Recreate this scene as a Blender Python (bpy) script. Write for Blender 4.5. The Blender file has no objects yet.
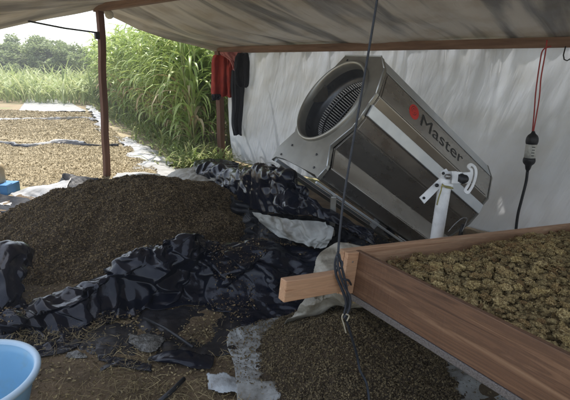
import bpy, math, random
import numpy as np
from mathutils import Vector, Matrix
rnd = random.Random(7)
rng = np.random.default_rng(7)
sc = bpy.context.scene
COL = sc.collection
V = Vector
R = math.radians
HAZE = .0038

# ------------------------------------------------------------------ camera
CAM = V((0, 0, 1.5)); FPX = 447.0; PITCH = math.atan(125/447.0); ROLL = R(2.0)
F0 = V((0, math.cos(PITCH), -math.sin(PITCH))); R0 = V((1, 0, 0)); U0 = V((0, math.sin(PITCH), math.cos(PITCH)))
CR = R0*math.cos(ROLL) + U0*math.sin(ROLL)
CU = U0*math.cos(ROLL) - R0*math.sin(ROLL)
def ray(px, py): return F0 + CR*((px-285)/FPX) + CU*((200-py)/FPX)
def pY(px, py, Y): r = ray(px, py); return CAM + r*(Y/r.y)
def pZ(px, py, z=0.0): r = ray(px, py); return CAM + r*((z-CAM.z)/r.z)
def pP(px, py, p0, n): r = ray(px, py); return CAM + r*((p0-CAM).dot(n)/r.dot(n))
cd = bpy.data.cameras.new('camera'); cam = bpy.data.objects.new('camera', cd); COL.objects.link(cam)
cd.sensor_width = 36; cd.lens = FPX/570*36; cd.clip_end = 900; cd.clip_start = 0.05
M = Matrix((CR, CU, -F0)).transposed().to_4x4(); M.translation = CAM; cam.matrix_world = M
sc.camera = cam

# ------------------------------------------------------------------ numpy noise
def _hash(ix, iy, iz, seed):
    h = (ix*374761393 + iy*668265263 + iz*2147483647 + seed*1274126177) & 0xffffffff
    h = ((h ^ (h >> 13))*1274126177) & 0xffffffff
    h = (h ^ (h >> 16)) & 0xffffffff
    return h/4294967295.0
def vnoise(x, y, z=0.0, seed=0):
    x = np.asarray(x, float); y = np.asarray(y, float); z = np.zeros_like(x)+z
    ix = np.floor(x).astype(np.int64); iy = np.floor(y).astype(np.int64); iz = np.floor(z).astype(np.int64)
    fx, fy, fz = x-ix, y-iy, z-iz
    fx = fx*fx*(3-2*fx); fy = fy*fy*(3-2*fy); fz = fz*fz*(3-2*fz)
    r = 0
    for dx in (0, 1):
        for dy in (0, 1):
            for dz in (0, 1):
                w = (fx if dx else 1-fx)*(fy if dy else 1-fy)*(fz if dz else 1-fz)
                r = r + w*_hash(ix+dx, iy+dy, iz+dz, seed)
    return r*2-1
def fbm(x, y, z=0.0, seed=0, oct=4):
    a, s, r = 1.0, 1.0, 0
    for k in range(oct):
        r = r + a*vnoise(np.asarray(x)*s+k*17.3, np.asarray(y)*s-k*9.1, np.asarray(z)*s, seed+k); a *= .5; s *= 2.03
    return r

# ------------------------------------------------------------------ materials
def N(nt, t, **kw):
    n = nt.nodes.new(t)
    for k, v in kw.items():
        if k in n.inputs.keys(): n.inputs[k].default_value = v
        else: setattr(n, k, v)
    return n
def ramp(nt, fac, stops):
    r = nt.nodes.new('ShaderNodeValToRGB'); els = r.color_ramp.elements
    while len(els) < len(stops): els.new(.5)
    for e, (p, c) in zip(els, stops): e.position = p; e.color = (*c, 1)
    nt.links.new(fac, r.inputs[0]); return r.outputs[0]
def mat(name, stops, scale=5.0, rough=.6, metal=0.0, bump=0.0, bscale=40.0, detail=6, island=False, stretch=None,
        transl=0.0, spec=.5, distort=0.0, rvar=0.0, tcol=None, coat=0.0, bdist=.02, bstretch=None, alpha=None, aniso=0):
    m = bpy.data.materials.new(name); m.use_nodes = True; nt = m.node_tree; L = nt.links
    bs = nt.nodes['Principled BSDF']
    tc = N(nt, 'ShaderNodeTexCoord'); mp = N(nt, 'ShaderNodeMapping'); L.new(tc.outputs['Object'], mp.inputs[0])
    if stretch: mp.inputs['Scale'].default_value = stretch
    nz = N(nt, 'ShaderNodeTexNoise'); nz.inputs['Scale'].default_value = scale; nz.inputs['Detail'].default_value = detail
    nz.inputs['Roughness'].default_value = .6; nz.inputs['Distortion'].default_value = distort
    L.new(mp.outputs[0], nz.inputs['Vector'])
    fac = nz.outputs['Fac']
    if island:
        g = N(nt, 'ShaderNodeNewGeometry'); mx = N(nt, 'ShaderNodeMath', operation='MULTIPLY_ADD')
        mx.inputs[1].default_value = .65; L.new(g.outputs['Random Per Island'], mx.inputs[0])
        m2 = N(nt, 'ShaderNodeMath', operation='MULTIPLY'); m2.inputs[1].default_value = .35; L.new(fac, m2.inputs[0])
        L.new(m2.outputs[0], mx.inputs[2]); fac = mx.outputs[0]
    c = ramp(nt, fac, stops)
    L.new(c, bs.inputs['Base Color'])
    bs.inputs['Roughness'].default_value = rough; bs.inputs['Metallic'].default_value = metal
    bs.inputs['Specular IOR Level'].default_value = spec
    if coat: bs.inputs['Coat Weight'].default_value = coat; bs.inputs['Coat Roughness'].default_value = .1
    if aniso: bs.inputs['Anisotropic'].default_value = aniso
    if rvar:
        mr = N(nt, 'ShaderNodeMapRange'); mr.inputs['To Min'].default_value = max(0.03, rough-rvar); mr.inputs['To Max'].default_value = min(1, rough+rvar)
        mr.inputs['From Min'].default_value = .3; mr.inputs['From Max'].default_value = .7
        n3 = N(nt, 'ShaderNodeTexNoise'); n3.inputs['Scale'].default_value = scale*2.3; n3.inputs['Detail'].default_value = 5
        L.new(mp.outputs[0], n3.inputs['Vector']); L.new(n3.outputs['Fac'], mr.inputs[0]); L.new(mr.outputs[0], bs.inputs['Roughness'])
    if bump:
        b = N(nt, 'ShaderNodeBump'); b.inputs['Strength'].default_value = bump; b.inputs['Distance'].default_value = bdist
        n2 = N(nt, 'ShaderNodeTexNoise'); n2.inputs['Scale'].default_value = bscale; n2.inputs['Detail'].default_value = 5
        src = mp
        if bstretch:
            src = N(nt, 'ShaderNodeMapping'); src.inputs['Scale'].default_value = bstretch; L.new(tc.outputs['Object'], src.inputs[0])
        L.new(src.outputs[0], n2.inputs['Vector']); L.new(n2.outputs['Fac'], b.inputs['Height']); L.new(b.outputs[0], bs.inputs['Normal'])
    out = nt.nodes['Material Output']
    if transl:
        tr = N(nt, 'ShaderNodeBsdfTranslucent'); mxs = N(nt, 'ShaderNodeMixShader'); mxs.inputs[0].default_value = transl
        if tcol: tr.inputs['Color'].default_value = (*tcol, 1)
        else: L.new(c, tr.inputs['Color'])
        L.new(bs.outputs[0], mxs.inputs[1]); L.new(tr.outputs[0], mxs.inputs[2]); L.new(mxs.outputs[0], out.inputs[0])
    return m
def two(a, b): return [(.3, a), (.7, b)]

M_ = {}
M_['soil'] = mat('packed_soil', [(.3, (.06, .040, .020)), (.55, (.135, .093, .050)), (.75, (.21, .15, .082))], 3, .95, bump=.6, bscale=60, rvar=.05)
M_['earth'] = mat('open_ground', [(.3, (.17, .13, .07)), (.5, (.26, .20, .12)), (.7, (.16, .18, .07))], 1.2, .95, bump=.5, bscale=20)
M_['debris'] = mat('dark_dried_leaf', [(.1, (.06, .038, .017)), (.5, (.155, .108, .052)), (.82, (.25, .18, .09)), (.95, (.36, .275, .15))], 25, .85, island=True)
M_['debris_base'] = mat('dark_leaf_base', two((.028, .017, .008), (.085, .056, .027)), 40, .95, bump=1, bscale=120)
M_['sift'] = mat('sifted_leaf', [(.1, (.055, .037, .018)), (.5, (.125, .092, .045)), (.85, (.20, .152, .076)), (.96, (.32, .255, .135))], 25, .85, island=True)
M_['crop'] = mat('drying_crop', [(.1, (.24, .19, .11)), (.4, (.335, .275, .165)), (.9, (.44, .37, .235))], 20, .9, island=True)
M_['crop_base'] = mat('drying_crop_base', two((.30, .245, .15), (.38, .32, .20)), 9, .95, bump=1, bscale=50)
M_['straw'] = mat('straw', [(.1, (.09, .065, .03)), (.5, (.23, .175, .085)), (.9, (.46, .37, .19))], 20, .8, island=True)
M_['black'] = mat('black_plastic', two((.003, .004, .009), (.008, .011, .021)), 4, .20, bump=.32, bscale=24, rvar=.07, spec=.36, bdist=.01)
M_['blackmatte'] = mat('worn_black_plastic', [(.35, (.007, .008, .011)), (.6, (.013, .014, .017)), (.75, (.035, .03, .024))], 4, .5, bump=.4, bscale=18, rvar=.12, spec=.15, bdist=.015)
M_['blackdirt'] = mat('dusty_black_plastic', [(.35, (.008, .008, .012)), (.58, (.02, .02, .023)), (.75, (.06, .05, .035))], 5, .4, bump=.4, bscale=25, rvar=.15, bdist=.01)
M_['white'] = mat('white_plastic', [(.3, (.30, .29, .27)), (.6, (.46, .46, .455))], 4, .4, bump=.3, bscale=20, rvar=.1, transl=.15)
M_['grey'] = mat('dirty_white_plastic', [(.34, (.10, .085, .06)), (.46, (.27, .27, .25)), (.7, (.42, .44, .43))], 4.5, .5, bump=.4, bscale=22, rvar=.1)
M_['tan'] = mat('dusty_pale_plastic', [(.35, (.11, .09, .06)), (.5, (.27, .25, .2)), (.7, (.42, .40, .35))], 7, .55, bump=.5, bscale=30)
M_['scrap'] = mat('scrap_plastic', [(.35, (.2, .2, .19)), (.6, (.42, .45, .46))], 9, .35, bump=.4, bscale=30)
M_['foil'] = mat('dusty_clear_plastic', [(.35, (.03, .028, .022)), (.6, (.15, .145, .13))], 30, .16, bump=.6, bscale=60)
M_['postwood'] = mat('red_brown_post_wood', two((.085, .035, .022), (.16, .075, .045)), 3, .75, stretch=(8, 8, .7), bump=.4, bscale=8)
M_['beamwood'] = mat('beam_wood', two((.13, .075, .052), (.25, .16, .115)), 3, .75, stretch=(.7, 8, 8), bump=.4, bscale=8)
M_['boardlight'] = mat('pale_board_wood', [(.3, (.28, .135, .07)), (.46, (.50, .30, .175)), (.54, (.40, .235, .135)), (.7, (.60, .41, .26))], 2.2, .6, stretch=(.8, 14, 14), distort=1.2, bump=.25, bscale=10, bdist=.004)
M_['boardshade'] = mat('shaded_brown_board_wood', [(.32, (.06, .028, .014)), (.44, (.145, .073, .038)), (.5, (.095, .047, .025)), (.58, (.17, .09, .048)), (.74, (.27, .17, .10))], 2.4, .55, stretch=(.7, 16, 16), distort=.7, bump=.5, bscale=9, bdist=.004, bstretch=(12, 1, 1), rvar=.1)  # side board wood, its colour darkened to carry the shade on it
M_['endgrain'] = mat('end_grain', two((.20, .11, .06), (.36, .22, .13)), 30, .8, bump=.4, bscale=80)
M_['mesh'] = mat('grey_screen', two((.10, .09, .085), (.24, .22, .21)), 160, .5, metal=.5, bump=1, bscale=300, bdist=.004)
M_['steel'] = mat('brushed_steel', two((.42, .40, .37), (.47, .45, .42)), 1.5, .33, metal=.95, stretch=(1, 3, 3), rvar=.05)
M_['steeldark'] = mat('dark_steel_panel', [(.3, (.34, .325, .305)), (.6, (.41, .395, .37)), (.75, (.31, .285, .25))], 2.5, .30, metal=.88, stretch=(1, 2, 2), rvar=.09, bump=.05, bscale=3)
M_['plate'] = mat('grey_plate_steel', two((.30, .30, .28), (.40, .40, .375)), 6, .42, metal=.75, rvar=.1)
M_['strip'] = mat('pale_steel_strip', two((.52, .56, .60), (.62, .66, .69)), 4, .4, metal=.6, rvar=.08)
M_['drum'] = mat('dark_drum', two((.05, .055, .065), (.09, .095, .105)), 8, .35, metal=.5, rvar=.1)
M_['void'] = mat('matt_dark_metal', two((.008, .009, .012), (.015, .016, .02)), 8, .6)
M_['red'] = mat('red_print', two((.55, .03, .025), (.62, .045, .035)), 10, .45)
M_['ink'] = mat('black_print', two((.012, .012, .012), (.02, .02, .02)), 10, .5)
M_['whitepaint'] = mat('white_painted_metal', [(.3, (.58, .59, .59)), (.5, (.74, .75, .75)), (.7, (.80, .81, .81))], 12, .35, rvar=.1)
M_['galv'] = mat('galvanised_steel', two((.22, .22, .22), (.38, .38, .38)), 40, .4, metal=.8)
M_['blackrubber'] = mat('black_rubber', two((.008, .009, .011), (.02, .021, .024)), 20, .5)
M_['cord'] = mat('dark_blue_cord', two((.012, .016, .024), (.03, .038, .052)), 60, .6, bump=.5, bscale=300, bdist=.003)
M_['string'] = mat('yellow_string', two((.2, .19, .06), (.36, .33, .13)), 60, .8)
M_['paleString'] = mat('pale_string', two((.30, .27, .19), (.45, .42, .33)), 60, .8)
M_['wirered'] = mat('red_wire', two((.30, .02, .02), (.42, .035, .03)), 20, .45)
M_['label'] = mat('white_label', two((.42, .42, .38), (.62, .62, .58)), 50, .6)
M_['blue'] = mat('blue_basin_plastic', [(.3, (.22, .42, .60)), (.6, (.24, .45, .63)), (.69, (.25, .42, .54)), (.76, (.27, .31, .30))], 6, .38, rvar=.06, transl=.1)
M_['bluerim'] = mat('pale_blue_rim', two((.38, .52, .64), (.44, .57, .68)), 6, .4)
M_['boxblue'] = mat('blue_card', two((.035, .16, .36), (.05, .20, .42)), 6, .6)
M_['jar'] = mat('tan_jar', two((.40, .31, .18), (.52, .42, .27)), 8, .35)
M_['shirtred'] = mat('red_cloth', two((.26, .022, .015), (.40, .045, .025)), 9, .85, bump=.3, bscale=200, transl=.12)
M_['shirtpink'] = mat('pink_cloth', two((.42, .15, .15), (.55, .22, .21)), 9, .85, transl=.25)
M_['shirtblack'] = mat('black_cloth', two((.007, .008, .012), (.014, .015, .022)), 9, .9, bump=.3, bscale=200)
M_['cane'] = mat('cane_leaf', [(.08, (.40, .46, .13)), (.35, (.25, .35, .09)), (.62, (.36, .47, .14)), (.88, (.54, .60, .26)), (.97, (.66, .60, .36))], 6, .42, island=True, transl=.35)
M_['canedry'] = mat('dry_cane_leaf', [(.1, (.25, .17, .08)), (.5, (.42, .32, .17)), (.9, (.52, .44, .27))], 6, .7, island=True, transl=.25)
M_['canestem'] = mat('cane_stem', two((.16, .19, .06), (.30, .28, .12)), 6, .5)
M_['grassfar'] = mat('pale_tall_grass', [(.1, (.22, .29, .09)), (.5, (.36, .43, .17)), (.9, (.52, .54, .28))], 6, .6, island=True, transl=.35)
M_['bush'] = mat('bush_leaf', [(.1, (.17, .22, .09)), (.5, (.25, .31, .13)), (.9, (.36, .41, .20))], 6, .6, island=True, transl=.4)
M_['bark'] = mat('bark', two((.08, .06, .04), (.17, .13, .09)), 20, .9, bump=.5)
M_['weed'] = mat('low_weed', [(.1, (.12, .17, .035)), (.5, (.20, .27, .07)), (.9, (.40, .36, .17))], 6, .7, island=True, transl=.3)

# bud: olive-tan mottled with dark brown by noise
M_['bud'] = mat('dried_bud', [(.3, (.07, .04, .015)), (.45, (.25, .175, .07)), (.58, (.43, .33, .145)), (.75, (.62, .50, .27))], 60, .85, bump=1, bscale=260, bdist=.008, detail=8)

M_['budu'] = mat('dried_bud_loose', [(.34, (.07, .04, .015)), (.45, (.28, .195, .075)), (.56, (.50, .38, .165)), (.70, (.78, .64, .36))], 3.2, .85, bump=.9, bscale=9, bdist=.006, detail=9)
_nt = M_['budu'].node_tree; _bs = _nt.nodes['Principled BSDF']; _src = _bs.inputs['Base Color'].links[0].from_socket
_oi = _nt.nodes.new('ShaderNodeObjectInfo'); _tn = ramp(_nt, _oi.outputs['Random'], [(0, (.55, .42, .34)), (.3, (.85, .78, .7)), (.6, (1, 1, 1)), (1, (1, .98, .86))])
_mx = N(_nt, 'ShaderNodeMix', data_type='RGBA', blend_type='MULTIPLY'); _mx.inputs[0].default_value = 1
_nt.links.new(_src, _mx.inputs[6]); _nt.links.new(_tn, _mx.inputs[7]); _nt.links.new(_mx.outputs[2], _bs.inputs['Base Color'])
# roof tarp: woven cloth with darker doubled bands
def tarp_mat(name, light, dark, tcolor, transl, s_dir=False, stain=(.86, .82, .76)):
    m = bpy.data.materials.new(name); m.use_nodes = True; nt = m.node_tree; L = nt.links
    bs = nt.nodes['Principled BSDF']; uv = N(nt, 'ShaderNodeUVMap'); uv.uv_map = 'uv'
    mp = N(nt, 'ShaderNodeMapping'); L.new(uv.outputs[0], mp.inputs[0]); mp.inputs['Scale'].default_value = (4.2, .40, 1) if s_dir else (2.2, .5, 1)
    nz = N(nt, 'ShaderNodeTexNoise'); nz.inputs['Scale'].default_value = 1.0; nz.inputs['Detail'].default_value = 5; nz.inputs['Distortion'].default_value = .35
    L.new(mp.outputs[0], nz.inputs['Vector'])
    c = ramp(nt, nz.outputs['Fac'], [(.36, dark), (.45, tuple(.55*a+.45*b for a, b in zip(light, dark))), (.51, light), (.75, tuple(min(1, x*1.12) for x in light))])
    n4 = N(nt, 'ShaderNodeTexNoise'); n4.inputs['Scale'].default_value = 3.0; n4.inputs['Detail'].default_value = 8; L.new(uv.outputs[0], n4.inputs['Vector'])
    st = ramp(nt, n4.outputs['Fac'], [(.35, stain), (.55, (1, 1, 1))])
    mul = N(nt, 'ShaderNodeMix', data_type='RGBA', blend_type='MULTIPLY'); mul.inputs[0].default_value = 1
    L.new(c, mul.inputs[6]); L.new(st, mul.inputs[7])
    L.new(mul.outputs[2], bs.inputs['Base Color']); bs.inputs['Roughness'].default_value = .5
    tr = N(nt, 'ShaderNodeBsdfTranslucent'); tm = N(nt, 'ShaderNodeMix', data_type='RGBA', blend_type='MULTIPLY'); tm.inputs[0].default_value = 1
    L.new(mul.outputs[2], tm.inputs[6]); tm.inputs[7].default_value = (*tcolor, 1); L.new(tm.outputs[2], tr.inputs['Color'])
    mx = N(nt, 'ShaderNodeMixShader'); mx.inputs[0].default_value = transl
    b = N(nt, 'ShaderNodeBump'); b.inputs['Strength'].default_value = .65; b.inputs['Distance'].default_value = .02
    m2 = N(nt, 'ShaderNodeMapping'); m2.inputs['Scale'].default_value = (26, 3.0, 1); L.new(uv.outputs[0], m2.inputs[0])
    n2 = N(nt, 'ShaderNodeTexNoise'); n2.inputs['Scale'].default_value = 1.0; n2.inputs['Detail'].default_value = 6; L.new(m2.outputs[0], n2.inputs['Vector'])
    L.new(n2.outputs['Fac'], b.inputs['Height']); L.new(b.outputs[0], bs.inputs['Normal']); L.new(b.outputs[0], tr.inputs['Normal'])
    L.new(bs.outputs[0], mx.inputs[1]); L.new(tr.outputs[0], mx.inputs[2]); L.new(mx.outputs[0], nt.nodes['Material Output'].inputs[0])
    return m
M_['roof'] = tarp_mat('roof_tarp_cloth', (.50, .49, .465), (.22, .222, .228), (1, .95, .90), .19, True)
M_['wall'] = tarp_mat('wall_plastic', (.82, .84, .87), (.76, .78, .81), (1, 1, 1), .40, stain=(.93, .92, .90))

# ------------------------------------------------------------------ object helpers
def tag(o, label=None, cat=None, group=None, kind=None):
    if label: o['label'] = label
    if cat: o['category'] = cat
    if group: o['group'] = group
    if kind: o['kind'] = kind
    return o
def empty(name, loc, label=None, cat=None, group=None):
    o = bpy.data.objects.new(name, None); COL.objects.link(o); o.location = loc; o.empty_display_size = .1
    o.matrix_world = Matrix.Translation(loc)
    return tag(o, label, cat, group)
def mesh(name, verts, faces, m, parent=None, basis=None, smooth=True, uvs=None, solid=0.0, sub=0, bevel=0.0, origin=None):
    """verts in world space (basis None) or in the local frame of basis (4x4)."""
    me = bpy.data.meshes.new(name)
    if basis is None:
        if origin is None:
            if parent is not None: origin = parent['_w'] if '_w' in parent else tuple(parent.matrix_world.translation)
            else:
                a = np.array([tuple(v) for v in verts]); origin = (float(a[:, 0].mean()), float(a[:, 1].mean()), float(a[:, 2].min()))
        basis = Matrix.Translation(V(origin))
        a = np.array([tuple(v) for v in verts]) if not isinstance(verts, np.ndarray) else verts
        verts = a - np.array(origin)
    me.from_pydata([tuple(map(float, v)) for v in verts], [], [tuple(int(i) for i in f) for f in faces]); me.validate(); me.update()
    if uvs is not None:
        l = me.uv_layers.new(name='uv')
        li = np.empty(len(me.loops), int); me.loops.foreach_get('vertex_index', li)
        l.data.foreach_set('uv', np.asarray(uvs, float)[li].ravel())
    if smooth: me.shade_smooth()
    me.materials.append(m)
    o = bpy.data.objects.new(name, me); COL.objects.link(o)
    if parent is not None:
        o.parent = parent
        pw = W(parent); o.matrix_basis = pw.inverted() @ basis
    else: o.matrix_basis = basis
    if bevel:
        b = o.modifiers.new('bevel', 'BEVEL'); b.width = bevel; b.segments = 2; b.limit_method = 'ANGLE'
    if sub:
        s = o.modifiers.new('sub', 'SUBSURF'); s.levels = sub; s.render_levels = sub
    if solid:
        s = o.modifiers.new('solid', 'SOLIDIFY'); s.thickness = solid; s.offset = 0
    return o
def W(o):
    m = o.matrix_basis.copy()
    if o.parent is not None: m = W(o.parent) @ m
    return m
def grid_faces(n, m, wrap=False):
    f = []
    for i in range(n-1):
        for j in range(m-1 if not wrap else m):
            k = (j+1) % m
            f.append((i*m+j, i*m+k, (i+1)*m+k, (i+1)*m+j))
    return f
def box_v(x0, x1, y0, y1, z0, z1):
    v = [(x, y, z) for x in (x0, x1) for y in (y0, y1) for z in (z0, z1)]
    f = [(0, 1, 3, 2), (4, 6, 7, 5), (0, 4, 5, 1), (2, 3, 7, 6), (0, 2, 6, 4), (1, 5, 7, 3)]
    return v, f
def prism(poly, length, ax0=0.0):
    """polygon in local yz, extruded along x."""
    n = len(poly)
    v = [(ax0, a, b) for a, b in poly] + [(ax0+length, a, b) for a, b in poly]
    f = [tuple(range(n))[::-1], tuple(range(n, 2*n))] + [(i, (i+1) % n, n+(i+1) % n, n+i) for i in range(n)]
    return v, f
def tube(pts, rad, seg=8, closed=False):
    """tube vertices along a poly line; rad number or list."""
    pts = [V(p) for p in pts]; n = len(pts); vs = []; up = V((0, 0, 1)); prev = None
    for i, p in enumerate(pts):
        t = (pts[min(i+1, n-1)] - pts[max(i-1, 0)]).normalized()
        a = prev if prev is not None else (up.cross(t) if abs(t.z) < .95 else V((1, 0, 0)).cross(t))
        a = (a - t*a.dot(t)).normalized(); b = t.cross(a); prev = a
        r = rad[i] if isinstance(rad, (list, tuple)) else rad
        for k in range(seg):
            th = 2*math.pi*k/seg; vs.append(p + a*math.cos(th)*r + b*math.sin(th)*r)
    f = grid_faces(n, seg, wrap=True)
    f.append(tuple(range(seg))[::-1]); f.append(tuple((n-1)*seg+k for k in range(seg)))
    return vs, f
def join(*parts):
    v, f = [], []
    for pv, pf in parts:
        o = len(v); v += [tuple(x) for x in pv]; f += [tuple(i+o for i in q) for q in pf]
    return v, f
def spline(pts, n):
    P = np.array([tuple(p) for p in pts], float); k = len(P)
    Q = np.vstack([2*P[0]-P[1], P, 2*P[-1]-P[-2]])
    t = np.linspace(0, k-1-1e-9, n); i = t.astype(int); u = (t-i)[:, None]
    a, b, c, d = Q[i], Q[i+1], Q[i+2], Q[i+3]
    return .5*((2*b)+(-a+c)*u+(2*a-5*b+4*c-d)*u**2+(-a+3*b-3*c+d)*u**3)
def loft(rows, n, m):
    A = np.array([spline(r, m) for r in rows])                      # k,m,3
    B = np.array([spline(A[:, j], n) for j in range(m)])            # m,n,3
    return B.transpose(1, 0, 2)
def crumple(P, slack=1.15, it=160, seed=0, low=.03, amp=.02, f=6.0, grav=.0006, pin=False, up=True, crease=.014, cf=1.0):
    """relax a sheet whose cloth is longer than the room it has: buckles into folds."""
    n, m, _ = P.shape; Z0 = P[..., 2].copy(); P0 = P.copy()
    X = P.copy(); jj, ii = np.meshgrid(np.arange(m), np.arange(n))
    dn = np.cross(np.gradient(P, axis=0), np.gradient(P, axis=1)); dn /= (np.linalg.norm(dn, axis=2, keepdims=True)+1e-9)
    if dn[..., 2].mean() < 0: dn = -dn
    q = np.linalg.norm(P-P.mean((0, 1)), axis=2)
    nn = fbm(P[..., 0]*f, P[..., 1]*f, P[..., 2]*f, seed, 4)
    X += dn*(amp*nn)[..., None]
    sl = 1+(slack-1)*(1+.9*vnoise(P[..., 0]*3, P[..., 1]*3, P[..., 2]*3, seed+50))
    offs = [(0, 1, 1), (1, 0, 1), (1, 1, .6), (1, -1, .6), (0, 2, .45), (2, 0, .45), (0, 4, .3), (4, 0, .3)]
    cons = []
    for a, b, w in offs:
        s0 = (slice(0, n-a), slice(0, m-b) if b >= 0 else slice(-b, m)); s1 = (slice(a, n), slice(b, m) if b >= 0 else slice(0, m+b))
        Lr = np.linalg.norm(P0[s1]-P0[s0], axis=2)*.5*(sl[s0]+sl[s1])
        cons.append((s0, s1, Lr, w))
    cnt = np.zeros((n, m, 1))
    for s0, s1, Lr, w in cons: cnt[s0] += w; cnt[s1] += w
    Xp = X.copy()
    for k in range(it):
        vel = (X-Xp)*.9; Xp = X.copy(); X = X+vel; X[..., 2] -= grav
        for q in range(3):
            D = np.zeros_like(X)
            for s0, s1, Lr, w in cons:
                d = X[s1]-X[s0]; l = np.linalg.norm(d, axis=2)+1e-9
                c = (d*((l-Lr)/l*.5*w)[..., None]); D[s0] += c; D[s1] -= c
            X += D/cnt*1.4
            X[..., 2] = np.maximum(X[..., 2], np.maximum(Z0-low, .003))
            dd = X-P0; l = np.linalg.norm(dd, axis=2, keepdims=True); mx = .09
            X = np.where(l > mx, P0+dd/(l+1e-9)*mx, X)
            if pin: X[0] = P0[0]
    for _ in range(2):
        Y_ = X.copy(); Y_[1:-1] += .25*(X[:-2]+X[2:]-2*X[1:-1]); X = Y_.copy(); X[:, 1:-1] += .25*(Y_[:, :-2]+Y_[:, 2:]-2*Y_[:, 1:-1])
    if crease:
        nn_ = np.cross(np.gradient(X, axis=0), np.gradient(X, axis=1)); nn_ /= (np.linalg.norm(nn_, axis=2, keepdims=True)+1e-9)
        if nn_[..., 2].mean() < 0: nn_ = -nn_
        q = X*1.0; wx = q+.08*np.stack([vnoise(q[..., 0]*5, q[..., 1]*5, q[..., 2]*5, seed+k) for k in (60, 61, 62)], -1)
        h = 0*q[..., 0]; rs = np.random.default_rng(seed+5)
        for k, fr in enumerate(np.array((3., 4.2, 5.5, 7.5, 10., 14., 19., 27.))*cf):
            dv = rs.normal(0, 1, 3); dv /= np.linalg.norm(dv)
            ph = (wx @ dv)*fr+.9*vnoise(q[..., 0]*2.3, q[..., 1]*2.3, q[..., 2]*2.3, seed+90+k)
            tri = 1-4*np.abs(ph-np.floor(ph)-.5)
            mk = np.clip(.15+1.7*vnoise(q[..., 0]*3.1+k, q[..., 1]*3.1, q[..., 2]*3.1, seed+100+k), 0, 1)
            h += tri*mk*(4.5/fr)**.85
        n1 = vnoise(q[..., 0]*14, q[..., 1]*14, q[..., 2]*14, seed+120); h += .12*(.5-np.abs(n1)*2)
        h *= crease*.62
        X = X+nn_*h[..., None]; X[..., 2] = np.maximum(X[..., 2], .002)
    return X
def sheet(name, rows, n, m, material, slack=1.15, seed=0, label=None, cat=None, parent=None, group=None, amp=.02, f=6.0, low=.03, solid=.0015, it=140, grav=.0006, kind=None, sub=0, ragged=0, crease=.014, cf=1.0):
    P = loft(rows, n, m); X = crumple(P, slack, it, seed, amp=amp, f=f, low=low, grav=grav, crease=crease, cf=cf)
    vs = X.reshape(-1, 3); fs = grid_faces(n, m)
    if ragged:
        keep = []
        for fc in fs:
            i, j = divmod(fc[0], m)
            e = min(i, n-2-i, j, m-2-j)
            if e >= ragged*(.5+.8*float(vnoise(vs[fc[0], 0]*18, vs[fc[0], 1]*18, 0, seed+9))): keep.append(fc)
        fs = keep
        used = sorted({i for q in fs for i in q}); mp = {a: b for b, a in enumerate(used)}
        vs = vs[used]; fs = [tuple(mp[i] for i in q) for q in fs]
    o = mesh(name, vs, fs, material, parent, solid=solid, sub=sub)
    return tag(o, label, cat, group, kind)

# scatter many small pieces as one mesh
def rotm(n):
    a = rng.uniform(0, 2*np.pi, n); b = rng.normal(0, .6, n); c = rng.normal(0, .6, n)
    ca, sa, cb, sb, cc, s_ = np.cos(a), np.sin(a), np.cos(b), np.sin(b), np.cos(c), np.sin(c)
    Rz = np.zeros((n, 3, 3)); Rz[:, 0, 0] = ca; Rz[:, 0, 1] = -sa; Rz[:, 1, 0] = sa; Rz[:, 1, 1] = ca; Rz[:, 2, 2] = 1
    Rx = np.zeros((n, 3, 3)); Rx[:, 0, 0] = 1; Rx[:, 1, 1] = cb; Rx[:, 1, 2] = -sb; Rx[:, 2, 1] = sb; Rx[:, 2, 2] = cb
    Ry = np.zeros((n, 3, 3)); Ry[:, 1, 1] = 1; Ry[:, 0, 0] = cc; Ry[:, 0, 2] = s_; Ry[:, 2, 0] = -s_; Ry[:, 2, 2] = cc
    return Rz @ Rx @ Ry
SHAPES = {
 'chip': (np.array([(-.5, -.22, 0), (0, -.32, .12), (.55, 0, 0), (0, .30, .10), (-.5, .2, .03), (0, 0, -.05)]), [(0, 1, 5, 4), (1, 2, 3, 5), (4, 5, 3)]),
 'straw': (np.array([(-.5, 0, .0), (-.5, .03, .02), (0, .05, .05), (0, .08, .07), (.5, 0, .0), (.5, .03, .02)]), [(0, 1, 3, 2), (2, 3, 5, 4)]),
 'lump': (np.array([(.5, 0, 0), (0, .42, .05), (-.45, .05, 0), (0, -.5, .02), (.05, 0, .4), (0, .05, -.35)]), [(0, 1, 4), (1, 2, 4), (2, 3, 4), (3, 0, 4), (1, 0, 5), (2, 1, 5), (3, 2, 5), (0, 3, 5)]),
}
def scatter_vf(pts, sizes, shape, aniso=.3):
    bv, bf = SHAPES[shape]; n = len(pts)
    Rm = rotm(n); s = sizes[:, None]*(1+aniso*rng.normal(0, .4, (n, 3)))
    v = bv[None]*s[:, None, :]
    v = np.einsum('nij,nkj->nki', Rm, v) + pts[:, None, :]
    k = len(bv)
    f = [tuple(i+q*k for i in fc) for q in range(n) for fc in bf]
    return v.reshape(-1, 3), f
def cat_vf(lst):
    vs, fs, o = [], [], 0
    for v, f in lst:
        vs.append(np.asarray(v, float)); fs += [tuple(i+o for i in q) for q in f]; o += len(v)
    return np.vstack(vs), fs

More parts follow.
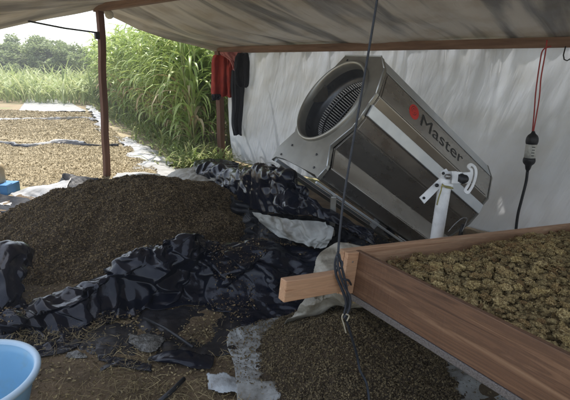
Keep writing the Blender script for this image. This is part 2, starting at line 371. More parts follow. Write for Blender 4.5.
# ------------------------------------------------------------------ ground
gx = np.concatenate([np.linspace(-160, -9, 24), np.linspace(-8, 5, 150), np.linspace(6, 120, 20)])
gy = np.concatenate([np.linspace(-40, -1, 12), np.linspace(-.5, 9, 120), np.linspace(9.5, 20, 40), np.linspace(22, 300, 30)])
X, Y = np.meshgrid(gx, gy); near = np.clip((14-np.abs(Y-4))/10, 0, 1)
Z = (.018*fbm(X*1.3, Y*1.3, 0, 3, 4)-.012)*near
mesh('ground', np.stack([X, Y, Z], -1).reshape(-1, 3), grid_faces(len(gy), len(gx)), M_['earth'], origin=(0, 0, 0))['kind'] = 'structure'
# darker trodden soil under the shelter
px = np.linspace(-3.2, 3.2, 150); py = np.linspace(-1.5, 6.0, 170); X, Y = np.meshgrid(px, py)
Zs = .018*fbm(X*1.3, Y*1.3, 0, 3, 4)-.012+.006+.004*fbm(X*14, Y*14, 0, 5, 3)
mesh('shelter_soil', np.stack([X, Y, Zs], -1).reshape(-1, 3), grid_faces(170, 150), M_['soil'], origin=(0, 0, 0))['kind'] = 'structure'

# ------------------------------------------------------------------ shelter frame
P2 = pY(220, 50, 7.9); WR = pY(570, 42, 4.6)
E = (V((WR.x, WR.y, 0))-V((P2.x, P2.y, 0))); WL = E.length; E.normalize(); NO = V((-E.y, E.x, 0))   # outward normal
if NO.y < 0: NO = -NO
P1 = pY(100, 9, 6.15); ZR = P1.z; ZB = P2.z
DR = -(V((P1.x, P1.y, 0))-V((P2.x, P2.y, 0))).dot(NO)               # ridge distance from wall
S1 = (V((P1.x, P1.y, 0))-V((P2.x, P2.y, 0))).dot(E)
print('P1', P1, 'P2', P2, 'WR', WR, 'DR', DR, 'S1', S1, 'WL', WL)
def frame(origin, x, z=V((0, 0, 1))):
    x = x.normalized(); y = z.cross(x).normalized(); z = x.cross(y)
    m = Matrix((x, y, z)).transposed().to_4x4(); m.translation = origin; return m
def bar(name, a, b, w, h, m, parent=None, **k):
    a = V(a); b = V(b); L = (b-a).length; v, f = box_v(0, L, -w/2, w/2, -h/2, h/2)
    z = V((0, 0, 1)) if abs((b-a).normalized().z) < .9 else V((0, 1, 0))
    # subdivide along length with a slight bow
    return mesh(name, v, f, m, parent, basis=frame(a, b-a, z), smooth=False, bevel=k.get('bevel', .004))
def post(name, top, bot, w, label):
    top = V(top); bot = V(bot); L = (top-bot).length; vs = []
    n = 14
    for i in range(n):
        z = L*i/(n-1); dx = .006*math.sin(i*1.3); dy = .005*math.cos(i*.9)
        for a, b in ((-1, -1), (1, -1), (1, 1), (-1, 1)): vs.append((a*w/2+dx, b*w/2+dy, z))
    f = grid_faces(n, 4, wrap=True)+[(3, 2, 1, 0), tuple((n-1)*4+k for k in range(4))]
    z = (top-bot).normalized(); x = NO.copy(); y = z.cross(x).normalized(); x = y.cross(z)
    m = Matrix((x, y, z)).transposed().to_4x4(); m.translation = bot
    return tag(mesh(name, vs, f, M_['postwood'], basis=m, smooth=False, bevel=.006), label, 'post')
b1 = pY(107, 180, 6.15); b1 = P1+(b1-P1)*((P1.z+.02)/(P1.z-b1.z))
post('wooden_post', P1-V((0, 0, .02)), b1, .078, 'red-brown wooden post at the field edge, holding the ridge beam')
b2 = pY(222.5, 160, 7.9); b2 = P2+(b2-P2)*((P2.z+.02)/(P2.z-b2.z))
post('wooden_post', P2-V((0, 0, .02))-E*.03, b2-E*.03, .10, 'thinner brown wooden post in front of the cane, clothes hanging on it')
def flat(v, z): return V((v.x, v.y, z))
tag(bar('roof_beam', flat(P2, ZB)-E*.06, flat(WR, WR.z+.0)+E*3.0+V((0, 0, (WR.z-ZB)/WL*3)), .045, .1, M_['beamwood']), 'long horizontal wooden beam along the top of the white plastic wall', 'beam')
tag(bar('ridge_beam', flat(P1, ZR+.02)-E*.12, flat(P1, ZR+.12)+E*8, .07, .1, M_['beamwood']), 'wooden ridge beam resting on top of the near post under the roof tarp', 'beam')

# roof tarp
def roof_z(s, d):
    zb = ZB+.06+(WR.z-ZB)/WL*np.clip(s, 0, 9)
    ridge = ZR+.085+.012*s
    z = np.where(d < DR, zb+(ridge-zb)*(d/DR), 0)
    dd = d-DR; fl = np.clip(1-s/2.2, 0, 1)
    front = ridge-.33*np.minimum(dd, 1.6)*fl + .0*dd
    z = np.where(d >= DR, front, z)
    sag = -.09*np.sin(np.pi*np.clip(d/DR, 0, 1))*(.6+.4*np.sin(s*1.1))
    return z+sag
ns, nd = 300, 190
s = np.linspace(-.12, 9.5, ns); d = np.linspace(-.10, 4.3, nd); S, D = np.meshgrid(s, d, indexing='ij')
shear = S+.10*np.sin(D*1.7)
edge = S1*np.clip(D/DR, 0, 3)                                        # end edge runs P2 -> P1 and on
Sx = S+edge*np.clip(1-S/6, 0, 1)
fold = np.abs(vnoise(Sx*3.3+.5*vnoise(Sx*1.1, D*.8, 0, 4), D*.42, 0, 11))
fold2 = np.abs(vnoise(Sx*8.5, D*.7, 0, 21))
Zr = roof_z(S, D)+.075*(fold-.25)*np.clip(np.minimum(D+.1, 1)*1.2, .12, 1)+.018*(fold2-.3)*np.clip(D, .25, 1)+.03*vnoise(Sx*1.0, D*1.0, 0, 5)
hem = np.clip(1-(S+.12)/.16, 0, 1); Zr = Zr-.07*hem**2
pts = np.zeros((ns, nd, 3)); pts[..., 0] = P2.x+E.x*Sx-NO.x*D; pts[..., 1] = P2.y+E.y*Sx-NO.y*D; pts[..., 2] = Zr
tag(mesh('roof_tarp', pts.reshape(-1, 3), grid_faces(ns, nd), M_['roof'], uvs=np.stack([Sx, D], -1).reshape(-1, 2), solid=.003),
    'grey-beige cloth roof sheet with dark folds, sagging between the two beams', 'roof tarp')

# plastic wall
nw, nh = 360, 120
s = np.linspace(.22, WL+3.2, nw); t = np.linspace(0, 1, nh); S, T = np.meshgrid(s, t, indexing='ij')
ztop = ZB+.0+(WR.z-ZB)/WL*S
S_ = S-.12*np.sin(np.pi*T)*np.clip(1-(S-.22)/.5, 0, 1)+.05*T*np.clip(1-(S-.22)/.6, 0, 1)
gath = np.exp(-T*3.2)
off = .055+.06*gath*vnoise(S*9+.6*vnoise(S*3, T*2, 0, 1), T*.9, 0, 31)+.03*gath*vnoise(S*24, T*1.6, 0, 33)+.035*vnoise(S*1.7+T*.9, T*1.2, 0, 35)+.016*np.abs(vnoise(S*4.2+T*1.7, T*1.9, 0, 36))*(1-gath*.6)+.010*np.abs(vnoise(S*11-T*4, T*2.6, 0, 39))-.62*T**2*np.clip((S-2.2)/1.6, 0, 1)+.006*vnoise(S*14+T*9, T*9, 0, 37)
off = off+.08*np.clip(T-.8, 0, 1)
pts = np.zeros((nw, nh, 3)); pts[..., 0] = P2.x+E.x*S_+NO.x*off; pts[..., 1] = P2.y+E.y*S_+NO.y*off; pts[..., 2] = ztop*(1-T)+.0*T+.01
tag(mesh('wall_tarp', pts.reshape(-1, 3), grid_faces(nw, nh), M_['wall'], uvs=np.stack([S*.8+T*.35, T*1.9], -1).reshape(-1, 2), solid=.002),
    'white translucent plastic sheet hanging as a wall behind the steel machine', 'plastic wall')

# thin rod from roof edge to the near post, pale cap by the post top
a = pY(28, 21, 5.45); b = pY(97, 32.5, 6.1)
er = empty('tie_rod', a, 'thin dark rod running from the roof edge to the near post', 'rod')
v, f = tube([a, a.lerp(b, .5)+V((0, 0, -.012)), b], .011, 6); mesh('rod', v, f, M_['blackrubber'], er)
v, f = box_v(-.02, .02, -.03, .03, -.06, .03); mesh('bracket', v, f, M_['blackrubber'], er, basis=frame(b-V((0, 0, .02)), E), smooth=False)
c = pY(109, 14.5, 6.05); v, f = tube([c+V((0, .035, 0)), c+V((0, .03, 0)), c, c-V((0, .012, 0)), c-V((0, .018, 0))], [.035, .05, .055, .045, .02], 14)
tag(mesh('ceramic_knob', v, f, M_['label']), 'small pale round knob fixed beside the near post top', 'knob')
c = pY(565, 55, 4.5)
v, f = tube([c+V((-.01, 0, .08)), c+V((-.015, 0, 0)), c+V((0, 0, -.04)), c+V((.03, 0, -.05)), c+V((.06, 0, -.03))], .006, 6)
tag(mesh('wire_hook', v, f, M_['blackrubber']), 'small dark wire hook under the beam at the right', 'hook')

# ------------------------------------------------------------------ hanging clothes
def garment(parent, name, outline, Yd, m, seed, folds=5, depth=.05, label=None):
    """outline: rows of (left px, right px, py)"""
    rows = []
    for (xl, xr, y) in outline: rows.append([pY(xl+(xr-xl)*k/4, y, Yd) for k in range(5)])
    P = loft(rows, 44, 34); jj = np.linspace(0, 1, 34)[None, :]; ii = np.linspace(0, 1, 44)[:, None]
    w = depth*np.sin(jj*folds*2*np.pi+1.3*np.sin(ii*3+seed))*(.35+.65*ii)+.03*fbm(jj*5+0*ii, ii*3+0*jj, 0, seed, 3)
    P[..., 1] -= w+.03; P[..., 2] += .012*fbm(jj*4+0*ii, ii*8+0*jj, 0, seed+3, 3)*np.minimum(ii*4, 1)
    return mesh(name, P.reshape(-1, 3), grid_faces(44, 34), m, parent, solid=.012, sub=1)
rt = empty('hanging_shirt', pY(222, 75, 7.75), 'red shirt hanging from the beam at the far post', 'shirt')
garment(rt, 'body', [(214, 233, 55), (212, 232.5, 62), (211.5, 232.5, 80), (211, 232, 92), (213, 231, 97)], 7.72, M_['shirtred'], 3, 2.5)
garment(rt, 'sleeve', [(228.5, 233, 56), (227, 233.5, 70), (228, 233, 92), (228, 232, 97)], 7.62, M_['shirtred'], 8, 1, .03)
garment(rt, 'dark_cuff', [(212, 220, 94), (212, 221, 97), (213, 219, 100)], 7.66, M_['shirtblack'], 5, 1, .02)
rt['label'] = 'red shirt with dark hem hanging on the far post'
tag(garment(None, 'pink_cloth', [(219, 241, 52), (222, 240, 55), (229, 239.5, 60), (233, 238.5, 66), (235, 237, 71)], 7.56, M_['shirtpink'], 5, 1.5, .02), 'small pink cloth hung between the red shirt and the dark clothes', 'cloth')
tb = empty('hanging_jacket', pY(242, 75, 7.6), 'long black garment hanging beside the red shirt against the plastic wall', 'jacket')
garment(tb, 'body', [(238, 248, 53), (235, 249.5, 60), (235, 249.5, 72), (236, 249, 82), (240, 248, 87)], 7.52, M_['shirtblack'], 6, 1.5, .03)
garment(tb, 'leg', [(232, 244, 70), (231, 245, 85), (232, 243.5, 105), (231.5, 242, 124), (234, 242, 135)], 7.56, M_['shirtblack'], 9, 1.5, .03)

# ------------------------------------------------------------------ piles
def gauss(x, y, cx, cy, rx, ry, rot=0):
    c, s_ = math.cos(rot), math.sin(rot); u = ((x-cx)*c+(y-cy)*s_)/rx; w = (-(x-cx)*s_+(y-cy)*c)/ry
    return np.exp(-(u*u+w*w))
def dome(x, y, cx, cy, rx, ry, rot=0, p=2.2):
    c, s_ = math.cos(rot), math.sin(rot); u = ((x-cx)*c+(y-cy)*s_)/rx; w = (-(x-cx)*s_+(y-cy)*c)/ry
    r = np.sqrt(u*u+w*w); return np.clip(1-r**p, 0, 1)
def moundA(x, y):
    x = np.asarray(x, float); y = np.asarray(y, float)
    x = x+.10*vnoise(x*1.7, y*1.7, 0, 43); y = y+.10*vnoise(x*1.7, y*1.7, 0, 44)
    e = 7.0
    h = np.log(np.exp(e*.45*dome(x, y, -1.08, 4.2, 1.0, 1.12, 0, 1.7))+np.exp(e*.42*dome(x, y, -1.7, 4.2, 1.0, 1.12, 0, 1.7))+np.exp(e*.13*dome(x, y, -2.25, 3.75, .85, .85, 0, 1.7))-2)/e
    h = np.maximum(h, .20*dome(x, y, -1.35, 3.55, 1.15, .75, 0, 1.6))
    h = h+(.048*fbm(x*2.6, y*2.6, 0, 41, 4)+.022*np.abs(vnoise(x*7, y*7, 0, 45)))*np.clip(h*6, 0, 1)
    return h-.02
def pile(name, H, x0, x1, y0, y1, res, mbase, mchip, nchip, size, label, cat, seed, shapes=('chip', 'lump'), zmin=.0):
    nx = int((x1-x0)/res); ny = int((y1-y0)/res); X, Y = np.meshgrid(np.linspace(x0, x1, nx), np.linspace(y0, y1, ny))
    Z = H(X, Y)+.012*fbm(X*22, Y*22, 0, seed, 3)*(H(X, Y) > 0)
    Z = np.where(H(X, Y) < -.009, -.04, Z)
    root = mesh(name, np.stack([X, Y, Z], -1).reshape(-1, 3), grid_faces(ny, nx), mbase, origin=((x0+x1)/2, (y0+y1)/2, 0))
    x = rng.uniform(x0, x1, nchip*3); y = rng.uniform(y0, y1, nchip*3); h = H(x, y); ok = h > zmin-.012+rng.uniform(0, .02, len(h)); x, y, h = x[ok][:nchip], y[ok][:nchip], h[ok][:nchip]
    p = np.stack([x, y, h+.012*fbm(x*22, y*22, 0, seed, 3)+.004], -1)
    k = len(p); sp = np.array_split(rng.permutation(k), len(shapes))
    parts = [scatter_vf(p[i], size*np.clip(rng.lognormal(0, .5, len(i)), .5, 1.9), sh) for i, sh in zip(sp, shapes)]
    v, f = cat_vf(parts)
    c = mesh('loose_leaf', v, f, mchip, root, smooth=False); c['kind'] = 'stuff'
    return tag(root, label, cat, kind='stuff')
pile('leaf_heap', moundA, -3.8, .1, 2.7, 5.4, .02, M_['debris_base'], M_['debris'], 120000, .0098, 'long dark heap of dried leaf behind the black plastic', 'leaf heap', 61, ('chip', 'lump', 'straw'))
def moundB(x, y):
    x = np.asarray(x, float); y = np.asarray(y, float)
    h = .25*dome(x, y, .40, 2.18, .56, .60, 0, 1.35)
    h = np.maximum(h, .16*dome(x, y, .50, 1.98, .45, .5, 0, 1.6))
    h = np.maximum(h, .12*dome(x, y, .36, 1.75, .40, .5, 0, 1.6))
    return h+.016*fbm(x*5, y*5, 0, 47, 4)*np.clip(h*8, 0, 1)-.0
pile('siftings_heap', lambda x, y: moundB(x, y)-.0115, -.4, 1.35, 1.1, 2.9, .012, M_['debris_base'], M_['sift'], 45000, .0075, 'fine dark siftings heaped under the wooden tray', 'siftings heap', 67, ('chip', 'straw', 'lump'), zmin=.02)

# ------------------------------------------------------------------ black plastic and other sheets
def drop(pt, dy, dz): return V((pt.x, pt.y+dy, max(.0, pt.z+dz)))
def mix(a, b, t, o=V((0, 0, 0))): return V(a).lerp(V(b), t)+o
top = [pY(*q) for q in [(22, 300, 2.45), (60, 289, 2.58), (98, 275, 2.72), (116, 264, 2.8), (150, 242, 2.92), (187, 230, 2.98), (205, 237, 3.02), (232, 240, 3.06), (262, 237, 3.1), (295, 244, 3.1), (345, 250, 3.0)]]
bot = [pZ(x, y, .012) for x, y in [(-10, 355), (25, 352), (68, 345), (100, 325), (140, 312), (175, 306), (200, 306), (232, 318), (262, 324), (295, 322), (350, 312)]]
back = [drop(p, .22, -.16) for p in top]
m1 = [mix(a, b, .33, V((0, -.03, .03))) for a, b in zip(top, bot)]
m2 = [mix(a, b, .68, V((0, .02, -.035))) for a, b in zip(top, bot)]
sheet('black_sheet', [back, top, m1, m2, bot], 130, 330, M_['black'], 1.22, 3, 'glossy black plastic sheet bunched in a long ridge in front of the leaf heap', 'plastic sheet', amp=.06, f=6, it=170, crease=.034)
top = [pY(*q) for q in [(-60, 232, 2.7), (-20, 238, 2.75), (0, 240, 2.78), (14, 240, 2.8), (26, 247, 2.80), (32, 262, 2.74)]]
bot = [pZ(x, y, .012) for x, y in [(-70, 350), (-30, 345), (-5, 338), (8, 332), (20, 324), (28, 318)]]
back = [drop(p, .16, -.12) for p in top[:4]]+[drop(top[4], .06, -.05), drop(top[5], .03, -.03)]
sheet('black_bundle', [back, top, [mix(a, b, .4, V((0, -.05, .03))) for a, b in zip(top, bot)], bot], 110, 100, M_['black'], 1.10, 5, 'folded black plastic bundle standing at the left edge above the blue basin', 'plastic bundle', amp=.03, f=4, crease=.024)
# back drape from the far post down to the machine
r1 = [pY(*q) for q in [(196, 166, 5.7), (212, 163, 5.5), (232, 166, 4.9), (252, 169, 4.0), (272, 165, 3.45), (288, 170, 3.25), (300, 186, 3.15), (325, 205, 3.1), (372, 232, 3.0)]]
r3 = [pY(*q) for q in [(200, 176, 5.3), (214, 182, 5.0), (232, 193, 4.5), (255, 208, 3.7), (275, 212, 3.3), (292, 213, 3.1), (318, 216, 3.0), (345, 226, 2.95), (376, 246, 2.9)]]
r0 = [drop(p, .35, -.2) for p in r1]
r2 = [mix(a, b, .5, V((-.02, -.03, .03))) for a, b in zip(r1, r3)]
sheet('black_drape', [r0, r1, r2, r3], 100, 260, M_['black'], 1.02, 11, 'black plastic sheet piled up against the foot of the steel machine', 'plastic sheet', amp=.02, f=2.5, crease=.026, cf=.5, low=.01)
s1 = [pY(*q) for q in [(225, 190, 4.6), (262, 207, 3.7), (290, 211, 3.3), (320, 214, 3.15), (350, 226, 3.05), (400, 240, 3.0)]]
s2 = [pY(*q) for q in [(232, 215, 4.2), (270, 222, 3.5), (296, 226, 3.25), (322, 232, 3.1), (352, 240, 3.0), (400, 262, 2.8)]]
s3 = [pY(*q) for q in [(236, 246, 3.5), (270, 247, 3.25), (300, 250, 3.18), (325, 256, 3.05), (355, 265, 2.9), (400, 285, 2.7)]]
s4 = [pZ(x, y, .02) for x, y in [(240, 270), (270, 290), (300, 300), (330, 310), (360, 305), (400, 310)]]
sheet('black_cover', [s1, s2, s3, s4], 120, 160, M_['blackmatte'], 1.12, 13, 'dusty black plastic lying between the ridge and the machine', 'plastic sheet', amp=.03, f=5, crease=.026)
# pale lining
q1 = [pY(*q) for q in [(253, 209, 3.42), (275, 213, 3.22), (300, 216, 3.10), (322, 218, 3.02), (333, 224, 2.98)]]
q2 = [pY(*q) for q in [(262, 219, 3.36), (283, 225, 3.14), (305, 229, 3.03), (322, 230, 2.98), (331, 233, 2.96)]]
q3 = [pY(*q) for q in [(272, 228, 3.3), (290, 236, 3.1), (308, 242, 3.0), (318, 245, 2.96), (326, 243, 2.95)]]
sheet('pale_lining', [q1, q2, q3], 60, 110, M_['grey'], 1.08, 15, 'dirty white plastic lining turned out below the black drape', 'plastic sheet', amp=.015, f=9)
# dusty pale sheet behind the tray corner
q1 = [pY(*q) for q in [(313, 268, 2.35), (324, 247, 2.4), (338, 238, 2.42), (362, 241, 2.4), (400, 247, 2.35)]]
q2 = [pY(*q) for q in [(308, 280, 2.3), (322, 266, 2.3), (340, 258, 2.3), (362, 262, 2.3), (400, 270, 2.3)]]
q3 = [pY(*q) for q in [(300, 300, 2.25), (318, 296, 2.2), (340, 290, 2.2), (362, 290, 2.2), (400, 295, 2.2)]]
q4 = [pZ(x, y, .05) for x, y in [(285, 324), (312, 320), (342, 312), (365, 310), (400, 312)]]
sheet('dusty_sheet', [q1, q2, q3, q4], 100, 90, M_['tan'], 1.10, 17, 'dusty pale sheet standing crumpled behind the tray handle', 'plastic sheet', amp=.035, f=7, crease=.022)
# grey tarp under the siftings
g0 = [pZ(x, y, .035) for x, y in [(262, 320), (298, 313), (345, 303), (420, 300), (520, 300)]]
g1 = [pZ(x, y, .03) for x, y in [(233, 334), (285, 333), (350, 335), (440, 340), (540, 345)]]
g2 = [pZ(x, y, .02) for x, y in [(237, 364), (290, 365), (360, 370), (480, 376), (580, 380)]]
g3 = [pZ(x, y, .02) for x, y in [(243, 425), (300, 425), (380, 430), (530, 440), (640, 450)]]
sheet('grey_tarp', [g0, g1, g2, g3], 150, 170, M_['grey'], 1.04, 19, 'dirty grey-white tarp spread on the soil under the siftings', 'tarp', amp=.03, f=6, low=.01, crease=.03)
# torn pieces
sheet('torn_plastic', [[pZ(206, 366, .05), pZ(222, 367, .07), pZ(236, 371, .05)], [pZ(206, 376, .04), pZ(222, 378, .06), pZ(239, 381, .04)], [pZ(207, 386, .03), pZ(222, 388, .04), pZ(243, 391, .03)]], 24, 34, M_['scrap'], 1.1, 23, 'torn scrap of white plastic on the soil beside the grey tarp', 'plastic scrap', amp=.012, f=20, ragged=4, crease=.004)
sheet('clear_wrapper', [[pZ(130, 331, .03), pZ(146, 328, .04), pZ(163, 331, .03)], [pZ(130, 338, .03), pZ(146, 338, .045), pZ(160, 340, .03)], [pZ(136, 344, .02), pZ(146, 347, .03), pZ(155, 347, .02)]], 24, 34, M_['foil'], 1.15, 25, 'crumpled clear plastic wrapper on the dark soil', 'plastic scrap', amp=.014, f=24, ragged=3, crease=.004)
sheet('black_scrap', [[pZ(150, 353, .02), pZ(170, 346, .05), pZ(192, 347, .05), pZ(212, 352, .03)], [pZ(150, 357, .02), pZ(172, 354, .06), pZ(192, 356, .05), pZ(211, 360, .03)], [pZ(155, 360, .01), pZ(175, 361, .02), pZ(195, 365, .02), pZ(208, 366, .01)]], 26, 60, M_['black'], 1.12, 27, 'curved black plastic strip lying on the soil near the clear wrapper', 'plastic scrap', amp=.014, f=14, ragged=2, crease=.004)
sheet('black_scrap', [[pZ(100, 352, .015), pZ(120, 354, .02), pZ(150, 362, .015)], [pZ(98, 358, .01), pZ(122, 361, .02), pZ(152, 368, .01)], [pZ(104, 362, .0), pZ(125, 366, .01), pZ(150, 371, .0)]], 22, 50, M_['black'], 1.1, 28, 'thin black plastic strip half buried in straw left of the curved one', 'plastic scrap', amp=.012, f=14, ragged=2, crease=.004)
sheet('grey_scrap', [[pZ(68, 349, .02), pZ(76, 345, .05), pZ(85, 351, .02)], [pZ(65, 356, .01), pZ(76, 354, .03), pZ(87, 356, .01)]], 18, 22, M_['foil'], 1.1, 29, 'small grey plastic peak between the basin and the clear wrapper', 'plastic scrap', amp=.008, f=24, ragged=2, crease=.004)
# flat floor sheet, partly covered by soil
fl = [[pZ(-20, 350, .006), pZ(60, 340, .006), pZ(140, 310, .006), (pZ(245, 305, .006))], [pZ(-20, 375, .004), pZ(60, 365, .004), pZ(140, 340, .004), pZ(245, 330, .004)], [pZ(-20, 398, .0), pZ(60, 385, .0), pZ(140, 360, .0), pZ(245, 352, .0)]]
P = loft(fl, 90, 160); P[..., 2] += -.016+.022*fbm(P[..., 0]*4, P[..., 1]*4, 0, 71, 4)+.012*np.abs(vnoise(P[..., 0]*9+3*P[..., 1], P[..., 1]*5, 0, 72))
tag(mesh('floor_sheet', P.reshape(-1, 3), grid_faces(90, 160), M_['blackdirt'], solid=.002), 'flat dusty black sheet half covered by soil in the foreground', 'plastic sheet')
# sticks / hose on floor
a = pZ(157, 404, .02); b = pZ(184, 379, .02); v, f = tube([a, a.lerp(b, .5)+V((.01, 0, .006)), b], .012, 8)
tag(mesh('black_pipe', v, f, M_['blackrubber']), 'short dark pipe lying on the soil at the bottom edge', 'pipe')
a = pZ(144, 318, .03); v, f = tube([a, pZ(165, 328, .05), pZ(180, 338, .04), pZ(193, 347, .05)], .009, 8)
tag(mesh('black_hose', v, f, M_['blackrubber']), 'thin black hose crossing the soil above the curved plastic strip', 'hose')

# leaf crumbs lying on the sheets
def on_sheet(src, name, n, sz, m, label, cat_, thr, seed):
    a = np.array([tuple(v_.co) for v_ in src.data.vertices])+np.array(tuple(src.matrix_basis.translation)); nv = np.array([tuple(v_.normal) for v_ in src.data.vertices])
    k = rng.integers(0, len(a), n); p = a[k]; nz_ = np.abs(nv[k, 2]); ok = (nz_ > .45) & (fbm(p[:, 0]*3, p[:, 1]*3, 0, seed, 3) > thr); p = p[ok]
    p = p+rng.uniform(-.006, .006, p.shape); p[:, 2] += .006; v, f = scatter_vf(p, sz*np.clip(rng.lognormal(0, .5, len(p)), .4, 2.4), 'chip')
    return tag(mesh(name, v, f, m, smooth=False), label, cat_, kind='stuff')
so_ = {o_['label']: o_ for o_ in COL.objects if o_.type == 'MESH' and 'label' in o_.keys()}
on_sheet(so_['glossy black plastic sheet bunched in a long ridge in front of the leaf heap'], 'leaf_crumbs', 9000, .009, M_['debris'], 'brown leaf crumbs stuck on the folds of the black ridge sheet', 'crumbs', .1, 301)
on_sheet(so_['dirty grey-white tarp spread on the soil under the siftings'], 'leaf_crumbs', 9000, .0065, M_['sift'], 'fine dark crumbs scattered over the grey-white tarp', 'crumbs', -.35, 302)
on_sheet(so_['dusty black plastic lying between the ridge and the machine'], 'leaf_crumbs', 4000, .009, M_['debris'], 'brown crumbs on the dusty black plastic below the machine', 'crumbs', .05, 303)
# straw on the floor
n = 16000; x = rng.uniform(-2.0, .1, n); y = rng.uniform(1.3, 2.75, n); k = fbm(x*2.5, y*2.5, 0, 81, 3)+.55-(y-1.7)*.75 > rng.uniform(-.4, .5, n)
x, y = x[k], y[k]
def soil(x, y): return .018*fbm(x*1.3, y*1.3, 0, 3, 4)-.012+.010
v1 = scatter_vf(np.stack([x, y, soil(x, y)+rng.uniform(0, .02, len(x))], -1), rng.uniform(.02, .075, len(x)), 'straw', .1)
n = 9000; x = rng.uniform(-2.4, .3, n); y = rng.uniform(1.2, 2.9, n)
v2 = scatter_vf(np.stack([x, y, soil(x, y)+.003], -1), rng.uniform(.006, .02, n), 'chip')
v, f = cat_vf([v1, v2]); tag(mesh('straw_litter', v, f, M_['straw'], smooth=False), 'dry straw and leaf bits scattered over the foreground soil', 'straw', kind='stuff')

# ------------------------------------------------------------------ field: drying crop
def line_x(y): return float(np.interp(y, [0, 5.6, 6.6, 8, 10, 14, 18, 24], [-1.0, -1.35, -1.75, -2.5, -3.5, -5.6, -7.6, -10.5]))
LX = np.vectorize(line_x)
def field(y0, y1, seed, label, n):
    ny = int((y1-y0)/.06)+2; nx = 150; yy = np.linspace(y0, y1, ny); Yg = np.repeat(yy[:, None], nx, 1)
    xr = LX(yy)+.12*fbm(yy*1.6, yy*0, 0, seed, 3); u = np.linspace(0, 1, nx)
    xl = -4.0-yy*1.0; Xg = xl[:, None]+(xr-xl)[:, None]*u[None, :]
    ed = np.minimum(np.minimum((1-u)[None, :]*25, (Yg-y0)*5), (y1-Yg)*5); ed = np.clip(ed, 0, 1)
    Zg = -.01+.055*ed+.018*fbm(Xg*3, Yg*3, 0, seed, 4)*ed
    root = mesh('drying_crop', np.stack([Xg, Yg, Zg], -1).reshape(-1, 3), grid_faces(ny, nx), M_['crop_base'], origin=(-4, (y0+y1)/2, 0))
    w = 1/np.linspace(y0, y1, 200)**1.2; w /= w.sum(); y = rng.choice(np.linspace(y0, y1, 200), n, p=w)+rng.uniform(-.03, .03, n)
    y = np.clip(y, y0+.05, y1-.05); x = LX(y)-rng.uniform(0.03, 1, n)*np.minimum(4.5+y*.35, LX(y)+4+y)
    ed = np.clip(np.minimum((y-y0)*5, (y1-y)*5), 0, 1)
    z = -.01+.055*ed+.018*fbm(x*3, y*3, 0, seed, 4)+.008
    sz = rng.lognormal(0, .4, n)*.0135*np.clip(y/8, .8, 2)
    h = n//2
    v, f = cat_vf([scatter_vf(np.stack([x, y, z], -1)[:h], sz[:h], 'lump'), scatter_vf(np.stack([x, y, z], -1)[h:], sz[h:]*1.4, 'chip')])
    c = mesh('loose_buds', v, f, M_['crop'], root, smooth=False); c['kind'] = 'stuff'
    tag(root, label, 'drying crop', kind='stuff')
field(5.55, 8.85, 101, 'nearest bed of tan dried crop spread on the ground outside', 70000)
field(9.15, 12.9, 103, 'middle bed of tan dried crop between the two black strips', 45000)
field(13.3, 15.4, 105, 'farther bed of tan dried crop up to the white sheet', 26000)
def strip(name, pts, w, m, seed, label, slack=1.1, amp=.03):
    C = spline(pts, 60); T = np.gradient(C, axis=0); T /= np.linalg.norm(T, axis=1, keepdims=True); Sd = np.stack([-T[:, 1], T[:, 0], 0*T[:, 0]], -1)
    w = np.interp(np.linspace(0, 1, 60), np.linspace(0, 1, len(w)), w)[:, None]
    rows = [C-Sd*w, C+V((0, 0, .07)), C+Sd*w]
    rows = [np.asarray(r) for r in rows]
    return sheet(name, [r[::6] if len(r) > 20 else r for r in rows], 16, 150, m, slack, seed, label, 'plastic sheet', amp=amp, f=4)
strip('black_strip', [pZ(x, y, .04) for x, y in [(-60, 140), (0, 144), (30, 147), (62, 143), (95, 146), (132, 145)]], [.12, .08, .06, .13, .04, .04], M_['blackmatte'], 201, 'crumpled black plastic strip across the field between two crop beds')
strip('pale_strip', [pZ(x, y-1.6, .06) for x, y in [(-60, 140), (0, 144.5), (30, 147.5), (62, 143), (95, 146)]], [.02, .03, .02, .07, .015], M_['white'], 203, 'white plastic edge lying along the black field strip')
strip('pale_strip', [pZ(x, y, .05) for x, y in [(-50, 119), (0, 119.5), (40, 119), (80, 118), (100, 120)]], [.10, .10, .03, .02, .04], M_['white'], 205, 'thin white plastic strip across the field beyond the black one')
sheet('white_sheet', [[pZ(28, 97, .06), pZ(45, 98, .08), pZ(65, 98, .06)], [pZ(24, 103, .06), pZ(50, 104, .06), pZ(74, 104, .06)], [pZ(18, 111, .06), pZ(50, 110, .06), pZ(86, 110, .06)]], 30, 50, M_['white'], 1.02, 207, 'flat white sheet spread at the far end of the crop beds', 'plastic sheet', amp=.02, f=2)
sheet('white_edge', [[pZ(86, 106, .05), pZ(92, 114, .08), pZ(96, 122, .08), pZ(98, 134, .05)], [pZ(92, 105, .06), pZ(98, 112, .12), pZ(102, 120, .12), pZ(108, 133, .06)]], 20, 60, M_['white'], 1.15, 209, 'crumpled white plastic behind the near post at the cane foot', 'plastic sheet', amp=.05, f=3)
sheet('white_edge', [[pZ(112, 134, .05), pZ(124, 145, .06), pZ(132, 157, .06), pZ(138, 170, .05), pZ(142, 180, .04)], [pZ(122, 137, .06), pZ(137, 144, .1), pZ(148, 154, .1), pZ(158, 164, .09), pZ(170, 178, .08)], [pZ(128, 137, .03), pZ(150, 147, .04), pZ(165, 156, .05), pZ(174, 166, .05), pZ(192, 176, .05)]], 34, 90, M_['white'], 1.10, 211, 'wide crumpled white plastic along the right edge of the nearest crop bed', 'plastic sheet', amp=.045, f=3)
